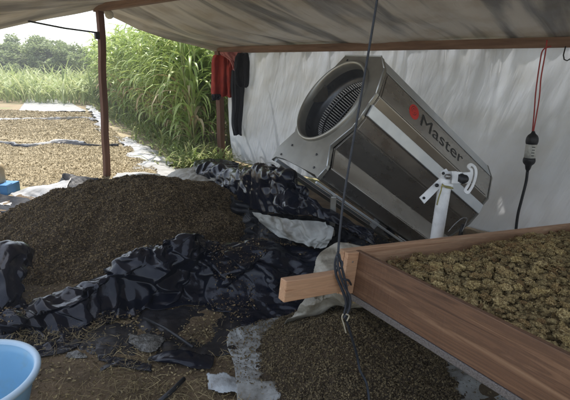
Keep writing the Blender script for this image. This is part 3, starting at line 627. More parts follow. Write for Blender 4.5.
sheet('white_fold', [[pZ(118, 172, .12), pZ(135, 170, .16), pZ(158, 172, .14)], [pZ(112, 177, .2), pZ(135, 176, .24), pZ(162, 176, .22)], [pZ(108, 182, .1), pZ(135, 183, .12), pZ(164, 182, .1)]], 20, 40, M_['white'], 1.06, 213, 'smooth white fold of plastic behind the crest of the leaf heap', 'plastic sheet', amp=.02, f=4)
# white/dark plastic at left foreground of field
sheet('white_flap', [[pY(15, 190, 5.3), pY(32, 184, 5.3), pY(50, 182, 5.3), pY(68, 175, 5.35)], [pY(14, 195, 5.2), pY(34, 190, 5.15), pY(48, 188, 5.1), pY(66, 181, 5.2)], [pY(20, 199, 5.05), pY(36, 199, 5.0), pY(50, 196, 5.0), pY(64, 189, 5.05)]], 30, 50, M_['white'], 1.1, 215, 'bright white plastic flap beside the blue box', 'plastic sheet', amp=.025, f=6)
sheet('dark_flap', [[pY(61, 177, 5.5), pY(69, 171.5, 5.4), pY(85, 175, 5.4), pY(99, 176, 5.35), pY(124, 178, 5.35)], [pY(60, 183, 5.3), pY(70, 181, 5.25), pY(85, 184, 5.25), pY(105, 184, 5.25), pY(128, 184, 5.2)], [pY(58, 192, 5.0), pY(70, 192, 5.0), pY(85, 192, 5.0), pY(105, 191, 5.0), pY(128, 190, 5.0)]], 30, 70, M_['blackmatte'], 1.12, 217, 'black plastic flap sticking up at the foot of the near post', 'plastic sheet', amp=.03, f=6)
sheet('dark_lining', [[pY(-30, 193, 5.0), pY(0, 194, 5.0), pY(20, 195, 4.95), pY(45, 198, 4.85), pY(75, 192, 4.95), pY(105, 182, 5.05)], [pY(-30, 203, 4.8), pY(0, 204, 4.75), pY(14, 205, 4.7), pY(40, 203, 4.7), pY(72, 196, 4.8), pY(102, 187, 4.9)], [pY(-30, 222, 4.5), pY(0, 220, 4.5), pY(10, 217, 4.5), pY(30, 212, 4.5), pY(70, 202, 4.65), pY(102, 192, 4.8)]], 34, 90, M_['blackmatte'], 1.12, 219, 'black and white plastic edge lying along the back of the leaf heap at left', 'plastic sheet', amp=.03, f=5)
sheet('grey_fold', [[pY(70, 189, 4.95), pY(82, 186, 5.0), pY(92, 182, 5.0), pY(102, 179, 5.05)], [pY(72, 193, 4.85), pY(84, 190, 4.9), pY(95, 186, 4.9), pY(104, 182, 4.95)]], 14, 40, M_['white'], 1.15, 221, 'narrow grey-white fold in front of the black flap by the near post', 'plastic sheet', amp=.02, f=8)
sheet('pale_crumple', [[pY(-20, 200, 4.85), pY(0, 201, 4.85), pY(14, 200, 4.85), pY(24, 203, 4.8)], [pY(-20, 206, 4.75), pY(0, 206, 4.75), pY(12, 205, 4.75), pY(25, 206, 4.75)]], 14, 40, M_['white'], 1.15, 223, 'pale crumpled plastic in front of the blue box', 'plastic sheet', amp=.02, f=8)
# crumple at foot of far post
sheet('dark_crumple', [[pY(196, 160, 6.4), pY(208, 157, 6.4), pY(222, 158, 6.4), pY(236, 161, 6.3)], [pY(197, 165, 6.1), pY(208, 163, 6.1), pY(222, 165, 6.1), pY(236, 167, 6.0)], [pY(198, 172, 5.9), pY(208, 171, 5.9), pY(222, 172, 5.8), pY(236, 173, 5.7)]], 26, 50, M_['black'], 1.15, 225, 'small crumpled black plastic heap at the foot of the far post', 'plastic sheet', amp=.04, f=5)
sheet('grey_crumple', [[pY(172, 173, 5.8), pY(190, 166, 5.8), pY(212, 165, 5.7), pY(232, 166, 5.4), pY(247, 168, 5.2)], [pY(176, 177, 5.5), pY(194, 172, 5.4), pY(214, 170, 5.3), pY(234, 171, 5.2), pY(250, 171, 5.0)], [pY(182, 181, 5.2), pY(198, 179, 5.2), pY(216, 178, 5.1), pY(236, 178, 5.0), pY(252, 175, 4.8)]], 30, 70, M_['tan'], 1.15, 227, 'crumpled grey-white plastic between the far post and the leaf heap', 'plastic sheet', amp=.035, f=6)

# ------------------------------------------------------------------ vegetation
def blade(base, az, length, width, arch, lean, nseg=7, droop=1.0):
    pts = []; p = V(base); el = lean
    dirh = V((math.cos(az), math.sin(az), 0)); side = V((-math.sin(az), math.cos(az), 0))
    vs = []; st = length/nseg
    for i in range(nseg+1):
        t = i/nseg; w = width*(math.sin(math.pi*min(1, t*.9+.12)))**.7*(1 if t < .97 else .2)
        vs += [p-side*w*.5+V((0, 0, w*.25)), p, p+side*w*.5+V((0, 0, w*.25))]
        d = dirh*math.cos(el)+V((0, 0, math.sin(el))); p = p+d*st; el -= arch*st/length*(1+t*droop)
    f = []
    for i in range(nseg):
        a = i*3; f += [(a, a+1, a+4, a+3), (a+1, a+2, a+5, a+4)]
    return vs, f
def cane_plant(base, h, nl, r, leafw=.045):
    """returns stems, green, dry lists of (v,f)"""
    st, gr, dr = [], [], []
    az0 = r.uniform(0, 6.28); tilt = r.uniform(0, .12); ax = r.uniform(0, 6.28)
    top = V(base)+V((math.cos(ax)*tilt*h, math.sin(ax)*tilt*h, h*.78))
    pts = [V(base).lerp(top, k/4)+V((0, 0, 0)) for k in range(5)]
    st.append(tube(pts, [.014, .013, .012, .010, .006], 5))
    for k in range(nl):
        t = .04+.96*(k+r.random())/nl; p = V(base).lerp(top, t); az = az0+k*2.6+r.uniform(-.5, .5)
        L = r.uniform(.75, 1.35)*(1 if t > .3 else .7)
        b = blade(p, az, L, leafw*r.uniform(.7, 1.25), r.uniform(1.3, 2.6), r.uniform(.95, 1.4), 7)
        (dr if t < .42 and r.random() < .22 else gr).append(b)
    return st, gr, dr
def join_many(lst):
    vs, fs, o = [], [], 0
    for v, f in lst:
        vs += [tuple(x) for x in v]; fs += [tuple(i+o for i in q) for q in f]; o += len(v)
    return vs, fs
def edge_x(y): return float(np.interp(y, [6.5, 8.4, 10, 12, 14, 18, 24, 34], [-1.05, -1.7, -2.6, -3.8, -5.0, -7.1, -10.0, -15]))
ST, GR, DR_ = [], [], []
r = random.Random(3)
cnt = 0
while cnt < 600:
    y = 8.3+ (r.random()**1.7)*17; x = edge_x(y)+r.random()**1.5*(3.2 if y < 12 else 4.5)
    if (V((x, y, 0))-V((P2.x, P2.y, 0))).dot(NO) < 1.05 and x > -1.75: continue
    h = r.uniform(2.2, 3.1)*(1+.012*(y-9)); s_, g, d_ = cane_plant((x, y, 0), h, r.randint(14, 18), r, .060*(1 if y < 13 else 1.5)); ST += s_; GR += g; DR_ += d_; cnt += 1
for k in range(130):   # row behind the plastic wall
    q = V((P2.x, P2.y, 0))+E*r.uniform(1.5, 9)+NO*r.uniform(2.6, 4.2); s_, g, d_ = cane_plant((q.x, q.y, 0), r.uniform(2.0, 2.6), 10, r, .08); ST += s_; GR += g; DR_ += d_
v, f = join_many(GR); root = mesh('cane_stand', v, f, M_['cane'], origin=(-1, 10, 0)); tag(root, 'dense tall green cane growing behind the far post', 'cane', kind='stuff')
v, f = join_many(ST); mesh('cane_stems', v, f, M_['canestem'], root)['kind'] = 'stuff'
v, f = join_many(DR_); mesh('dry_leaves', v, f, M_['canedry'], root)['kind'] = 'stuff'
# low dry blades and weeds at its foot
W1 = []
for k in range(2600):
    y = 7.0+(r.random()**1.5)*11; x = edge_x(y)+r.gauss(-.08, .28); W1.append(blade((x, y, 0), r.uniform(0, 6.28), r.uniform(.15, .55), r.uniform(.014, .035), r.uniform(.5, 2.5), r.uniform(.5, 1.4), 4))
v, f = join_many(W1); tag(mesh('low_weeds', v, f, M_['weed']), 'low weeds and dry blades along the foot of the cane', 'weeds', kind='stuff')
# pale tall grass at the far left
W2 = []
for k in range(5200):
    y = 19+r.random()*12; x = r.uniform(-1.05, -.05)*y*.95-1; 
    if x > edge_x(y)+1.5: continue
    hh = 1.0+.7*(.5+.5*float(vnoise(x*.35, y*.35, 0, 91)))+(.05*(y-19))
    W2.append(blade((x, y, 0), r.uniform(0, 6.28), hh*r.uniform(.7, 1.15), r.uniform(.05, .11), r.uniform(.5, 2.2), r.uniform(1.1, 1.5), 5))
v, f = join_many(W2); tag(mesh('tall_grass', v, f, M_['grassfar']), 'pale tall grass growing beyond the crop beds', 'tall grass', kind='stuff')
# distant bushes
labels = ['rounded grey-green bush at the left edge of the skyline', 'taller grey-green bush left of the dark rod', 'broad bush rising highest under the dark rod', 'dense dark bush in the middle of the far row', 'lower bush sloping down towards the near post', 'small pale bush behind the near post', 'low far bush at the end of the row by the cane']
for i, (pxx, top_, wd, Yd) in enumerate([(-14, 44, 2.6, 31), (8, 44, 2.4, 33), (30, 37, 2.6, 34), (48, 41, 2.6, 32), (66, 44, 2.3, 31), (84, 52, 2.0, 33), (104, 57, 1.8, 34)]):
    c = pY(pxx, top_, Yd); hh = c.z; base = V((c.x, Yd, 0)); e = empty('bush', base, labels[i], 'bush', 'bushes along the skyline')
    trunks = []
    for k in range(4):
        a = r.uniform(0, 6.28); q = base+V((math.cos(a)*wd*.5, math.sin(a)*wd*.4, hh*r.uniform(.5, .8))); trunks.append(tube([base+V((.1*k, 0, 0)), base.lerp(q, .5)+V((0, 0, .15)), q], [.08, .05, .02], 5))
    v, f = join_many(trunks); mesh('trunk', v, f, M_['bark'], e)
    cl = [(r.gauss(0, .45)*wd, r.gauss(0, .4)*wd, r.uniform(.3, .95)*hh) for _ in range(26)]
    n = 9000; ci = rng.integers(0, len(cl), n); C = np.array(cl)[ci]; dv = rng.normal(0, 1, (n, 3)); dv /= np.linalg.norm(dv, axis=1, keepdims=True)
    p = C+dv*(rng.uniform(.2, 1, n)**.4)[:, None]*np.array([.62, .62, .48])*rng.uniform(.7, 1.1, n)[:, None]
    keep = (p[:, 2] > .2) & (p[:, 2] < hh*(1.02-.13*(p[:, 0]/wd)**2)+rng.normal(0, .1, n)); p = p[keep]; p += np.array([base.x, base.y, 0])
    v, f = scatter_vf(p, rng.uniform(.10, .22, len(p)), 'chip'); mesh('crown', v, f, M_['bush'], e, smooth=False)

# ------------------------------------------------------------------ box and jar at left
c = pY(3, 196, 5.3); c.z = .0
bxo = empty('blue_box', V((c.x, c.y, .12)), 'blue cardboard box with pale lettering at the left edge of the field', 'box')
B0 = pY(-20, 198, 5.15); B1 = pY(8, 195.5, 5.15); hB = (pY(8, 182.5, 5.15)-B1).length
bx_m = frame(B0, flat(B1, 0)-flat(B0, 0)); Lb = (flat(B1, 0)-flat(B0, 0)).length
v, f = box_v(0, Lb, 0, .26, 0, hB); mesh('carton', v, f, M_['boxblue'], bxo, basis=bx_m, smooth=False, bevel=.003)
v, f = box_v(.0, Lb-.004, .0, .13, hB+.001, hB+.005); mesh('flap', v, f, M_['boxblue'], bxo, basis=bx_m @ Matrix.Rotation(R(2), 4, 'X'), smooth=False)
def text_obj(body, size, m, name, parent, basis, depth=.001, bold=0.0):
    cu = bpy.data.curves.new(name, 'FONT'); cu.body = body; cu.size = size; cu.extrude = depth; cu.offset = bold; cu.space_character = 1.02
    t = bpy.data.objects.new(name+'_src', cu); COL.objects.link(t); dg = bpy.context.evaluated_depsgraph_get(); me = bpy.data.meshes.new_from_object(t.evaluated_get(dg))
    bpy.data.objects.remove(t); me.materials.clear(); me.materials.append(m); o = bpy.data.objects.new(name, me); COL.objects.link(o); o.parent = parent; o.matrix_basis = W(parent).inverted() @ basis
    return o
tm = bx_m @ Matrix.Translation((Lb-.21, -.002, .035)) @ Matrix.Rotation(R(90), 4, 'X')
text_obj('CVJ', .08, M_['label'], 'lettering', bxo, tm, .0006)
c = pY(-2, 184, 5.28); jb = empty('round_jar', c, 'round tan jar standing on the blue box', 'jar')
r_ = [.001, .07, .085, .09, .088, .09, .088, .09, .085, .068, .045]; z_ = [0, .002, .01, .05, .08, .11, .14, .18, .225, .255, .27]
v, f = tube([c+V((0, 0, z)) for z in z_], r_, 24); mesh('body', v, f, M_['jar'], jb)
v, f = tube([c+V((0, 0, z)) for z in (.27, .275, .30, .305)], [.045, .05, .05, .03], 20); mesh('lid', v, f, M_['label'], jb)

# ------------------------------------------------------------------ blue basin
c = pZ(-35, 378, .34); bs_ = empty('blue_basin', V((c.x, c.y, .04)), 'round blue plastic basin with a pale rim in the lower left corner', 'basin')
zz = [.05, .05, .055, .10, .2, .30, .335]; rr = [.001, .15, .165, .18, .205, .23, .238]
wall = [(r0_, z0_) for r0_, z0_ in zip(rr, zz)]; prof = wall+[(.232, .335), (.223, .30), (.198, .2), (.173, .105), (.158, .064), (.14, .058), (.001, .058)]
def lathe(prof, c, seg=72):
    vs = []
    for (a, z) in prof:
        for k in range(seg): th = 2*math.pi*k/seg; vs.append((c.x+a*math.cos(th), c.y+a*math.sin(th), z))
    return vs, grid_faces(len(prof), seg, wrap=True)
v, f = lathe(prof, c); mesh('bowl', v, f, M_['blue'], bs_)
v, f = lathe([(.231, .333), (.234, .343), (.243, .347), (.254, .345), (.258, .337), (.256, .326), (.249, .324), (.248, .333), (.24, .336), (.231, .333)], c); mesh('rim', v, f, M_['bluerim'], bs_)

# ------------------------------------------------------------------ steel machine
dcam = V(((905-285)/FPX, (200-590)/FPX, 1)).normalized()
ax = (CR*dcam.x+CU*dcam.y+F0*dcam.z).normalized()
C0 = pY(337, 103, 3.45)
def pm(px, py, off=0.0): return pP(px, py, C0+ax*off, ax)
plate_px = [(347, 57), (383.5, 58), (386, 70), (378, 95), (371, 105), (363, 118), (355, 128), (332.5, 147), (329, 168), (319, 180), (317, 176), (286, 160), (275, 157), (273, 161), (281, 147), (296, 135), (302, 113), (307, 103), (325, 80)]
UP = (pm(366, 66)-pm(308, 141)).normalized(); SD = UP.cross(ax)*-1
MB = Matrix((ax, SD, UP)).transposed().to_4x4(); MB.translation = C0      # local: x along axis, y, z in the plate
MI = MB.inverted()
def loc2(px, py, off=0.0): q = MI @ pm(px, py, off); return (q.y, q.z)
ring = [loc2(*q) for q in [(359.7, 65.8), (315, 142.5), (301.8, 127.5), (371, 76), (365, 94), (356.6, 113), (307, 103), (325, 80)]]
rads = [math.hypot(*q) for q in ring]; print('ring radii', [round(q, 3) for q in rads], ring)
# fit circle
A_ = np.array([[2*a, 2*b, 1] for a, b in ring]); B_ = np.array([a*a+b*b for a, b in ring]); sol = np.linalg.lstsq(A_, B_, rcond=None)[0]
cy, cz = sol[0], sol[1]; rad = math.sqrt(sol[2]+cy*cy+cz*cz); print('circle', cy, cz, rad)
# machine length from end pixel (487.7,165) lying on the line through top corner
tc = pm(384, 60); rr_ = ray(487.7, 165)
# closest approach along axis
wv = tc-CAM; a_ = ax.dot(ax); b_ = ax.dot(rr_); c_ = rr_.dot(rr_); d_ = ax.dot(wv); e_ = rr_.dot(wv); LEN = (b_*e_-c_*d_)/(a_*c_-b_*b_)
print('machine length', LEN, 'axis', ax, 'C0', C0, 'end', tc+ax*LEN)
mroot = empty('trimming_machine', flat(C0+ax*LEN*.6, .1), 'large tilted stainless steel drum machine standing against the plastic wall', 'machine')
# body cross section
sec_px = [(347.5, 59), (383, 60), (385, 72), (378, 95.5), (371, 104.5), (366, 114), (355, 128), (333, 147.5), (330, 168), (318, 177), (287, 158), (283, 149), (298, 136), (303, 113), (308, 104), (326, 81)]
sec = [loc2(*q) for q in sec_px]
v, f = prism(sec, LEN, .012); f = f[1:]; body = mesh('body', v, f, M_['steeldark'], mroot, basis=MB, smooth=False, bevel=.006)
# front plate with circular hole: bridge polygon to circle, three depths
def plate(poly, cy, cz, r0, x0, x1, seg=96):
    # resample polygon outline by angle from centre so that it bridges to the circle
    import bisect
    pts = np.array(poly); ang = np.linspace(0, 2*np.pi, seg, endpoint=False); outer = []
    n = len(pts)
    for t in ang:
        dx, dy = math.cos(t), math.sin(t); best = 0
        for i in range(n):
            (x1_, y1_), (x2_, y2_) = pts[i]-[cy, cz], pts[(i+1) % n]-[cy, cz]
            den = dx*(y2_-y1_)-dy*(x2_-x1_)
            if abs(den) < 1e-9: continue
            tt = (x1_*(y2_-y1_)-y1_*(x2_-x1_))/den; uu = (x1_*dy-y1_*dx)/den
            if tt > 0 and -1e-6 <= uu <= 1+1e-6: best = max(best, tt)
        outer.append((cy+dx*max(best, r0+.004), cz+dy*max(best, r0+.004)))
    inner = [(cy+math.cos(t)*r0, cz+math.sin(t)*r0) for t in ang]
    v = [(x0, *p) for p in outer]+[(x0, *p) for p in inner]+[(x1, *p) for p in outer]+[(x1, *p) for p in inner]; s = seg; f = []
    for i in range(s):
        j = (i+1) % s; f += [(i, j, s+j, s+i), (2*s+i, 3*s+i, 3*s+j, 2*s+j), (i, 2*s+i, 2*s+j, j), (s+i, s+j, 3*s+j, 3*s+i)]
    return v, f
ppoly = [loc2(*q) for q in plate_px]
v, f = plate(ppoly, cy, cz, rad*.97, -.02, .008, 256); fp = mesh('front_plate', v, f, M_['plate'], mroot, basis=MB, smooth=False)
# flange edge line of the plate
n = len(ppoly)
v, f = join(*[tube([V((-.022, *ppoly[i])), V((-.022, *ppoly[(i+1) % n]))], .0045, 6) for i in range(0, 9)]); mesh('plate_edge', v, f, M_['strip'], fp, basis=MB)
for q in [(294, 146.5), (283, 155.5), (318.5, 156), (316, 169), (349, 62)]:
    y_, z_q = loc2(*q); v, f = tube([V((-.026, y_, z_q)), V((-.021, y_, z_q))], .009, 10); mesh('bolt', v, f, M_['drum'], fp, basis=MB)
# rim ring (rolled lip)
def ringv(r_in, prof, seg=96):
    vs = []
    for (x, rr0) in prof:
        for k in range(seg): t = 2*math.pi*k/seg; vs.append((x, cy+math.cos(t)*rr0, cz+math.sin(t)*rr0))
    return vs, grid_faces(len(prof), seg, wrap=True)
v, f = ringv(rad, [(-.018, rad*1.02), (-.035, rad*1.015), (-.045, rad*.99), (-.045, rad*.955), (-.03, rad*.93), (.0, rad*.925), (.05, rad*.925)]); mesh('drum_lip', v, f, M_['plate'], mroot, basis=MB)
# drum interior: smooth collar then perforated barrel with bars
v, f = ringv(rad, [(.03, rad*.926), (.10, rad*.9), (.13, rad*.89), (.132, rad*.81), (.16, rad*.80)]); mesh('drum_collar', v, f, M_['drum'], mroot, basis=MB)
dr = empty('drum', MB @ V((.3, cy, cz)), None); dr.parent = mroot; dr.matrix_basis = W(mroot).inverted() @ Matrix.Translation(MB @ V((.3, cy, cz)))
v, f = ringv(rad, [(.262, rad*.86), (.6, rad*.86), (LEN*.8, rad*.86)]); 
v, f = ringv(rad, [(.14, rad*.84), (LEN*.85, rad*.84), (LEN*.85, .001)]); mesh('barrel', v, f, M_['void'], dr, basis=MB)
bars = []
for k in range(80):
    t = 2*math.pi*k/80; bars.append(tube([V((.14, cy+math.cos(t)*rad*.80, cz+math.sin(t)*rad*.80)), V((LEN*.84, cy+math.cos(t)*rad*.80, cz+math.sin(t)*rad*.80))], .006, 5))
v, f = join_many(bars); mesh('slotted_cage', v, f, M_['galv'], dr, basis=MB)
rr3 = []
for k in range(6): 
    vv, ff = ringv(rad, [(.18+.12*k, rad*.81), (.18+.12*k, rad*.785), (.195+.12*k, rad*.785), (.195+.12*k, rad*.81)]); rr3.append((vv, ff))
v, f = join_many(rr3); mesh('cage_hoops', v, f, M_['drum'], dr, basis=MB)
# side panels, proud of body
def side_panel(name, a, b, x0, x1, lift, thick, m, parent=mroot, t0=0.0, t1=1.0, bevel=.003):
    """strip on body face between section pixels a and b"""
    A = V((0, *loc2(*a))); B = V((0, *loc2(*b))); cen = V((0, cy, cz)); nrm = V((0, (B-A).z, -(B-A).y)).normalized()
    if nrm.dot((A+B)/2-cen) < 0: nrm = -nrm
    P0, P1_ = A.lerp(B, t0), A.lerp(B, t1); vs = []
    for x in (x0, x1):
        for p in (P0, P1_):
            for h in (lift, lift+thick): q = p+nrm*h; vs.append((x, q.y, q.z))
    f = [(0, 1, 3, 2), (4, 6, 7, 5), (0, 4, 5, 1), (2, 3, 7, 6), (0, 2, 6, 4), (1, 5, 7, 3)]
    o = mesh(name, vs, f, m, parent, basis=MB, smooth=False, bevel=bevel)
    fy = Matrix((V((1, 0, 0)), (P0-P1_).normalized(), nrm)).transposed().to_4x4(); fy.translation = (P0+P1_)/2+nrm*(lift+thick)
    return o, MB @ fy, (P0-P1_).length
side_panel('top_flange', (383, 60), (385, 72), .01, LEN, .002, .004, M_['strip'], t0=.05, t1=.95)
pl, pf, pw = side_panel('logo_panel', (385, 72), (378, 95.5), .03, LEN-.03, .002, .004, M_['steeldark'], t0=.06, t1=.97)
side_panel('bronze_panel', (378, 95.5), (371, 104.5), .02, LEN-.02, .002, .004, M_['steel'], t0=.04, t1=.96)
side_panel('pale_rail', (371, 104.5), (365, 115.5), .0, LEN+.005, .010, .014, M_['strip'], t0=.0, t1=1.0)
side_panel('side_panel', (366, 114), (355, 128), .02, LEN-.02, .002, .004, M_['steeldark'], t0=.15, t1=.97)
side_panel('lower_panel', (355, 128), (333, 147.5), .02, LEN-.02, .002, .005, M_['steeldark'], t0=.03, t1=.97)
side_panel('skirt_panel', (333, 147.5), (330, 168), .02, LEN-.02, .002, .004, M_['steeldark'], t0=.03, t1=.97)
print('logo panel width', pw)
# end cap
v, f = prism([( (a-cy)*1.015+cy, (b-cz)*1.015+cz) for a, b in sec], .012, LEN+.012); mesh('end_plate', v, f, M_['plate'], mroot, basis=MB, smooth=False)
# base rails and stand
def railbar(px0, px1, w, h, name, m):
    a = pm(*px0); L = px1; return mesh(name, *box_v(0, L, -w/2, w/2, -h/2, h/2), m, mroot, basis=Matrix.Translation(a-C0) @ MB, smooth=False, bevel=.003)
railbar((276, 159.5), LEN*.98, .035, .028, 'base_rail', M_['strip'])
railbar((279, 166), LEN*.98, .03, .03, 'lower_rail', M_['plate'])
railbar((316, 182), LEN*.95, .018, .018, 'side_rail', M_['strip'])
e1 = pm(279, 166)
for t, sdx in ((.12, 0), (.75, 0)):
    a = e1+ax*LEN*t; b = V((a.x+.05, a.y+.25, .0)); bar('leg', b, a, .04, .04, M_['plate'], mroot)
    a = pm(316, 184)+ax*LEN*t; b = V((a.x+.02, a.y+.05, .0)); bar('leg', b, a, .04, .04, M_['plate'], mroot)
bk = pm(308, 176)+ax*LEN*.55; v, f = box_v(-.05, .05, -.04, .04, -.05, .03); mesh('motor_mount', v, f, M_['galv'], mroot, basis=Matrix.Translation(bk-C0) @ MB, smooth=False, bevel=.005)
v, f = tube([V((0, -.06, 0)), V((0, .06, 0))], .03, 12); mesh('motor_mount', v, f, M_['drum'], mroot, basis=Matrix.Translation(bk-C0+ax*.12) @ MB)
# writing: red emblem and name
PR = pf.to_3x3(); n3 = PR.col[2]; pl0 = pf.translation
def on_panel(px, py):
    q = pP(px, py, pl0, n3); l = pf.inverted() @ q; return l
e0 = on_panel(414, 112); e2 = on_panel(464, 153); print('emblem', e0, 'text end', e2)
em = pf @ Matrix.Translation((e0.x, e0.y, .0015))
R_e = abs((on_panel(414, 105.5)-on_panel(414, 119)).length)*.56
vs = [(0, 0, 0)]+[(math.cos(t)*R_e, math.sin(t)*R_e*.98, 0) for t in np.linspace(0, 2*np.pi, 40, endpoint=False)]
disc = mesh('emblem', vs+[], [(0, i, i % 40+1) for i in range(1, 41)], M_['red'], pl, basis=em, smooth=False)
M_['darkred'] = mat('dark_red_print', two((.13, .02, .02), (.17, .025, .025)), 10, .5)
sw = []
for k, (a0, a1, rr4) in enumerate([(.3, 3.0, .55), (3.4, 6.1, .55), (.3, 3.2, .28), (3.5, 6.2, .28)]):
    pts_ = []
    for t in np.linspace(a0, a1, 14): pts_.append(((rr4+.16*math.sin(t))*R_e*math.cos(t+.6), (rr4+.16*math.sin(t))*R_e*math.sin(t+.6)))
    vv = []
    for i_, p in enumerate(pts_):
        wd = R_e*.06*math.sin(math.pi*(i_+.6)/14.5); l = math.hypot(*p); vv += [(p[0]*(1-wd/l), p[1]*(1-wd/l), .0006), (p[0]*(1+wd/l), p[1]*(1+wd/l), .0006)]
    sw.append((vv, [(2*i_, 2*i_+1, 2*i_+3, 2*i_+2) for i_ in range(13)]))
v, f = join_many(sw); mesh('emblem_mark', v, f, M_['darkred'], disc, basis=em, smooth=False)
x_l = on_panel(421, 121).x; x_r = e2.x; yb = on_panel(421, 124).y; yt = on_panel(423, 112).y
o = text_obj('Master', 1.0, M_['ink'], 'lettering', pl, pf, .002, 0.0)
xs = [v_.co.x for v_ in o.data.vertices]; ys = [v_.co.y for v_ in o.data.vertices]
sx = abs(x_r-x_l)/(max(xs)-min(xs)); y0_ = on_panel(421, 124).y; hM = max(ys)-min(ys); sy = max(pw*.44, abs(yt-yb)*.95)/hM
print('text', x_l, x_r, 'y', yb, yt, 'panel w', pw, sx, sy)
YB = e0.y-hM*sy*.5
o.matrix_basis = W(pl).inverted() @ (pf @ Matrix.Translation((x_l-min(xs)*sx, YB, .0015)) @ Matrix.Diagonal((sx, sy, .1, 1)))

# ------------------------------------------------------------------ white bracket on its pole
WY = 2.75
st0 = pY(436.5, 238, WY); st1 = pY(446, 178, WY-.02); dirp = (st1-st0).normalized(); bot_ = st0-dirp*(st0.z/dirp.z)
wr = empty('bracket_pole', bot_, 'white metal pole with a hinged white bracket behind the tray', 'pole')
v, f = tube([bot_, bot_+dirp*.02, st0, st1-dirp*.004, st1], [.040, .040, .040, .040, .037], 24); mesh('pole', v, f, M_['whitepaint'], wr)
v, f = tube([bot_+V((0, 0, .0)), bot_+V((0, 0, .012))], .11, 24); mesh('foot_plate', v, f, M_['galv'], wr)
sN = -F0
def flatpoly(name, pxs, Yd, th, m, parent, hole=None):
    p0 = pY(pxs[0][0], pxs[0][1], Yd); P = [pP(x, y, p0, F0) for x, y in pxs]; n = len(P)
    vs = P+[p+F0*th for p in P]; f = [tuple(range(n)), tuple(range(n, 2*n))[::-1]]+[(i, n+i, n+(i+1) % n, (i+1) % n) for i in range(n)]
    return mesh(name, vs, f, m, parent, smooth=False, bevel=.002)
arm = flatpoly('arm_plate', [(419.5, 197.5), (424.5, 203.8), (441, 187), (449.5, 172.5), (446.5, 168.5), (441, 171), (440, 178)], WY-.05, .012, M_['whitepaint'], wr)
for q in [(424, 198), (437, 185.3), (443.5, 173.3)]:
    c = pY(q[0], q[1], WY-.055); v, f = tube([c, c+F0*.006], .009 if q[0] != 437 else .012, 10); mesh('bolt', v, f, M_['blackrubber'], arm)
flatpoly('clamp', [(441, 171.5), (457, 171), (457.5, 183), (442.5, 183.5)], WY-.03, .05, M_['whitepaint'], wr)
flatpoly('collar', [(443, 182.5), (453.5, 184.5), (452, 189), (441.5, 187)], WY-.06, .03, M_['whitepaint'], wr)
flatpoly('clamp_side', [(452, 171), (462, 172), (462, 183.5), (452, 183.5)], WY-.06, .012, M_['whitepaint'], wr)
c = pY(448, 176.5, WY-.07); v, f = tube([c-F0*.012, c+F0*.02], .017, 6); mesh('hex_nut', v, f, M_['galv'], wr)
a = pY(457, 178, WY-.06); b = pY(466, 179, WY-.05)
v, f = tube([a, a.lerp(b, .15), a.lerp(b, .2), a.lerp(b, .5), a.lerp(b, .55), b], [.026, .028, .033, .033, .028, .024], 16); mesh('black_knob', v, f, M_['blackrubber'], wr)
c = pY(464, 179, WY-.085); v, f = tube([c-F0*.01, c+F0*.03], [.026, .03], 16); mesh('black_knob', v, f, M_['blackrubber'], wr)
# curved slotted quadrant plate
p0 = pY(470, 180, WY-.05); cenpx = [(471, 166.5), (473.6, 169), (474, 174), (472.5, 180.5), (470.3, 186), (467.5, 190.5)]
C3 = np.array([tuple(pP(x, y, p0, F0)) for x, y in cenpx]); C3 = spline(C3, 24); tg = np.gradient(C3, axis=0); tg /= np.linalg.norm(tg, axis=1, keepdims=True)
sd = np.cross(tg, np.array(F0)); hw = .021; 
def slot(w0, w1, cap):
    vs = []
    for i in range(24): vs += [C3[i]+sd[i]*w0, C3[i]+sd[i]*w1]
    return vs
vs, fs = [], []
outl = [C3[i]+sd[i]*hw for i in range(24)]+[C3[-1]+tg[-1]*hw*math.sin(t)+sd[-1]*hw*math.cos(t) for t in np.linspace(.4, 2.74, 7)]+[C3[i]-sd[i]*hw for i in range(23, -1, -1)]+[C3[0]-tg[0]*hw*math.sin(t)-sd[0]*hw*math.cos(t) for t in np.linspace(.4, 2.74, 7)]
iw = .0055
inn = [C3[i]+sd[i]*iw for i in range(24)]+[C3[-1]+sd[-1]*iw*math.cos(t) for t in np.linspace(.4, 2.74, 7)]+[C3[i]-sd[i]*iw for i in range(23, -1, -1)]+[C3[0]-sd[0]*iw*math.cos(t) for t in np.linspace(.4, 2.74, 7)]
n = len(outl); FF = np.array(F0)*.012
vs = outl+inn+[p+FF for p in outl]+[p+FF for p in inn]
for i in range(n):
    j = (i+1) % n; fs += [(i, j, n+j, n+i), (2*n+i, 3*n+i, 3*n+j, 2*n+j), (i, 2*n+i, 2*n+j, j), (n+i, n+j, 3*n+j, 3*n+i)]
mesh('slotted_quadrant', np.array([tuple(p) for p in vs]), fs, M_['whitepaint'], wr, smooth=False)
flatpoly('link_plate', [(462, 172.5), (471, 172), (471, 183.5), (462, 183.5)], WY-.04, .01, M_['whitepaint'], wr)
pts = [pY(x, y, WY-.075) for x, y in [(442, 184), (446, 187.2), (450, 188), (453, 188.5), (450, 187), (444, 186), (442, 186), (441, 191), (439, 197), (437, 205)]]
v, f = tube(spline(pts, 40), .0045, 5); tag(mesh('yellow_string', v, f, M_['string']), 'frayed yellow-green string tied round the top of the white pole', 'string')
# thin pale wire and dark clip at the machine end behind
pts = [pY(x, y, 3.0) for x, y in [(448, 232), (455, 224), (463, 218), (467, 220), (462, 232)]]
v, f = tube(spline(pts, 30), .004, 5); tag(mesh('pale_wire', v, f, M_['galv']), 'thin pale wire loop right of the white pole', 'wire')
v, f = tube([pY(463, 224, 3.02), pY(461, 232, 3.02), pY(460, 240, 3.02)], [.012, .014, .02], 8); tag(mesh('black_clip', v, f, M_['blackrubber']), 'small black clip inside the pale wire loop', 'clip')

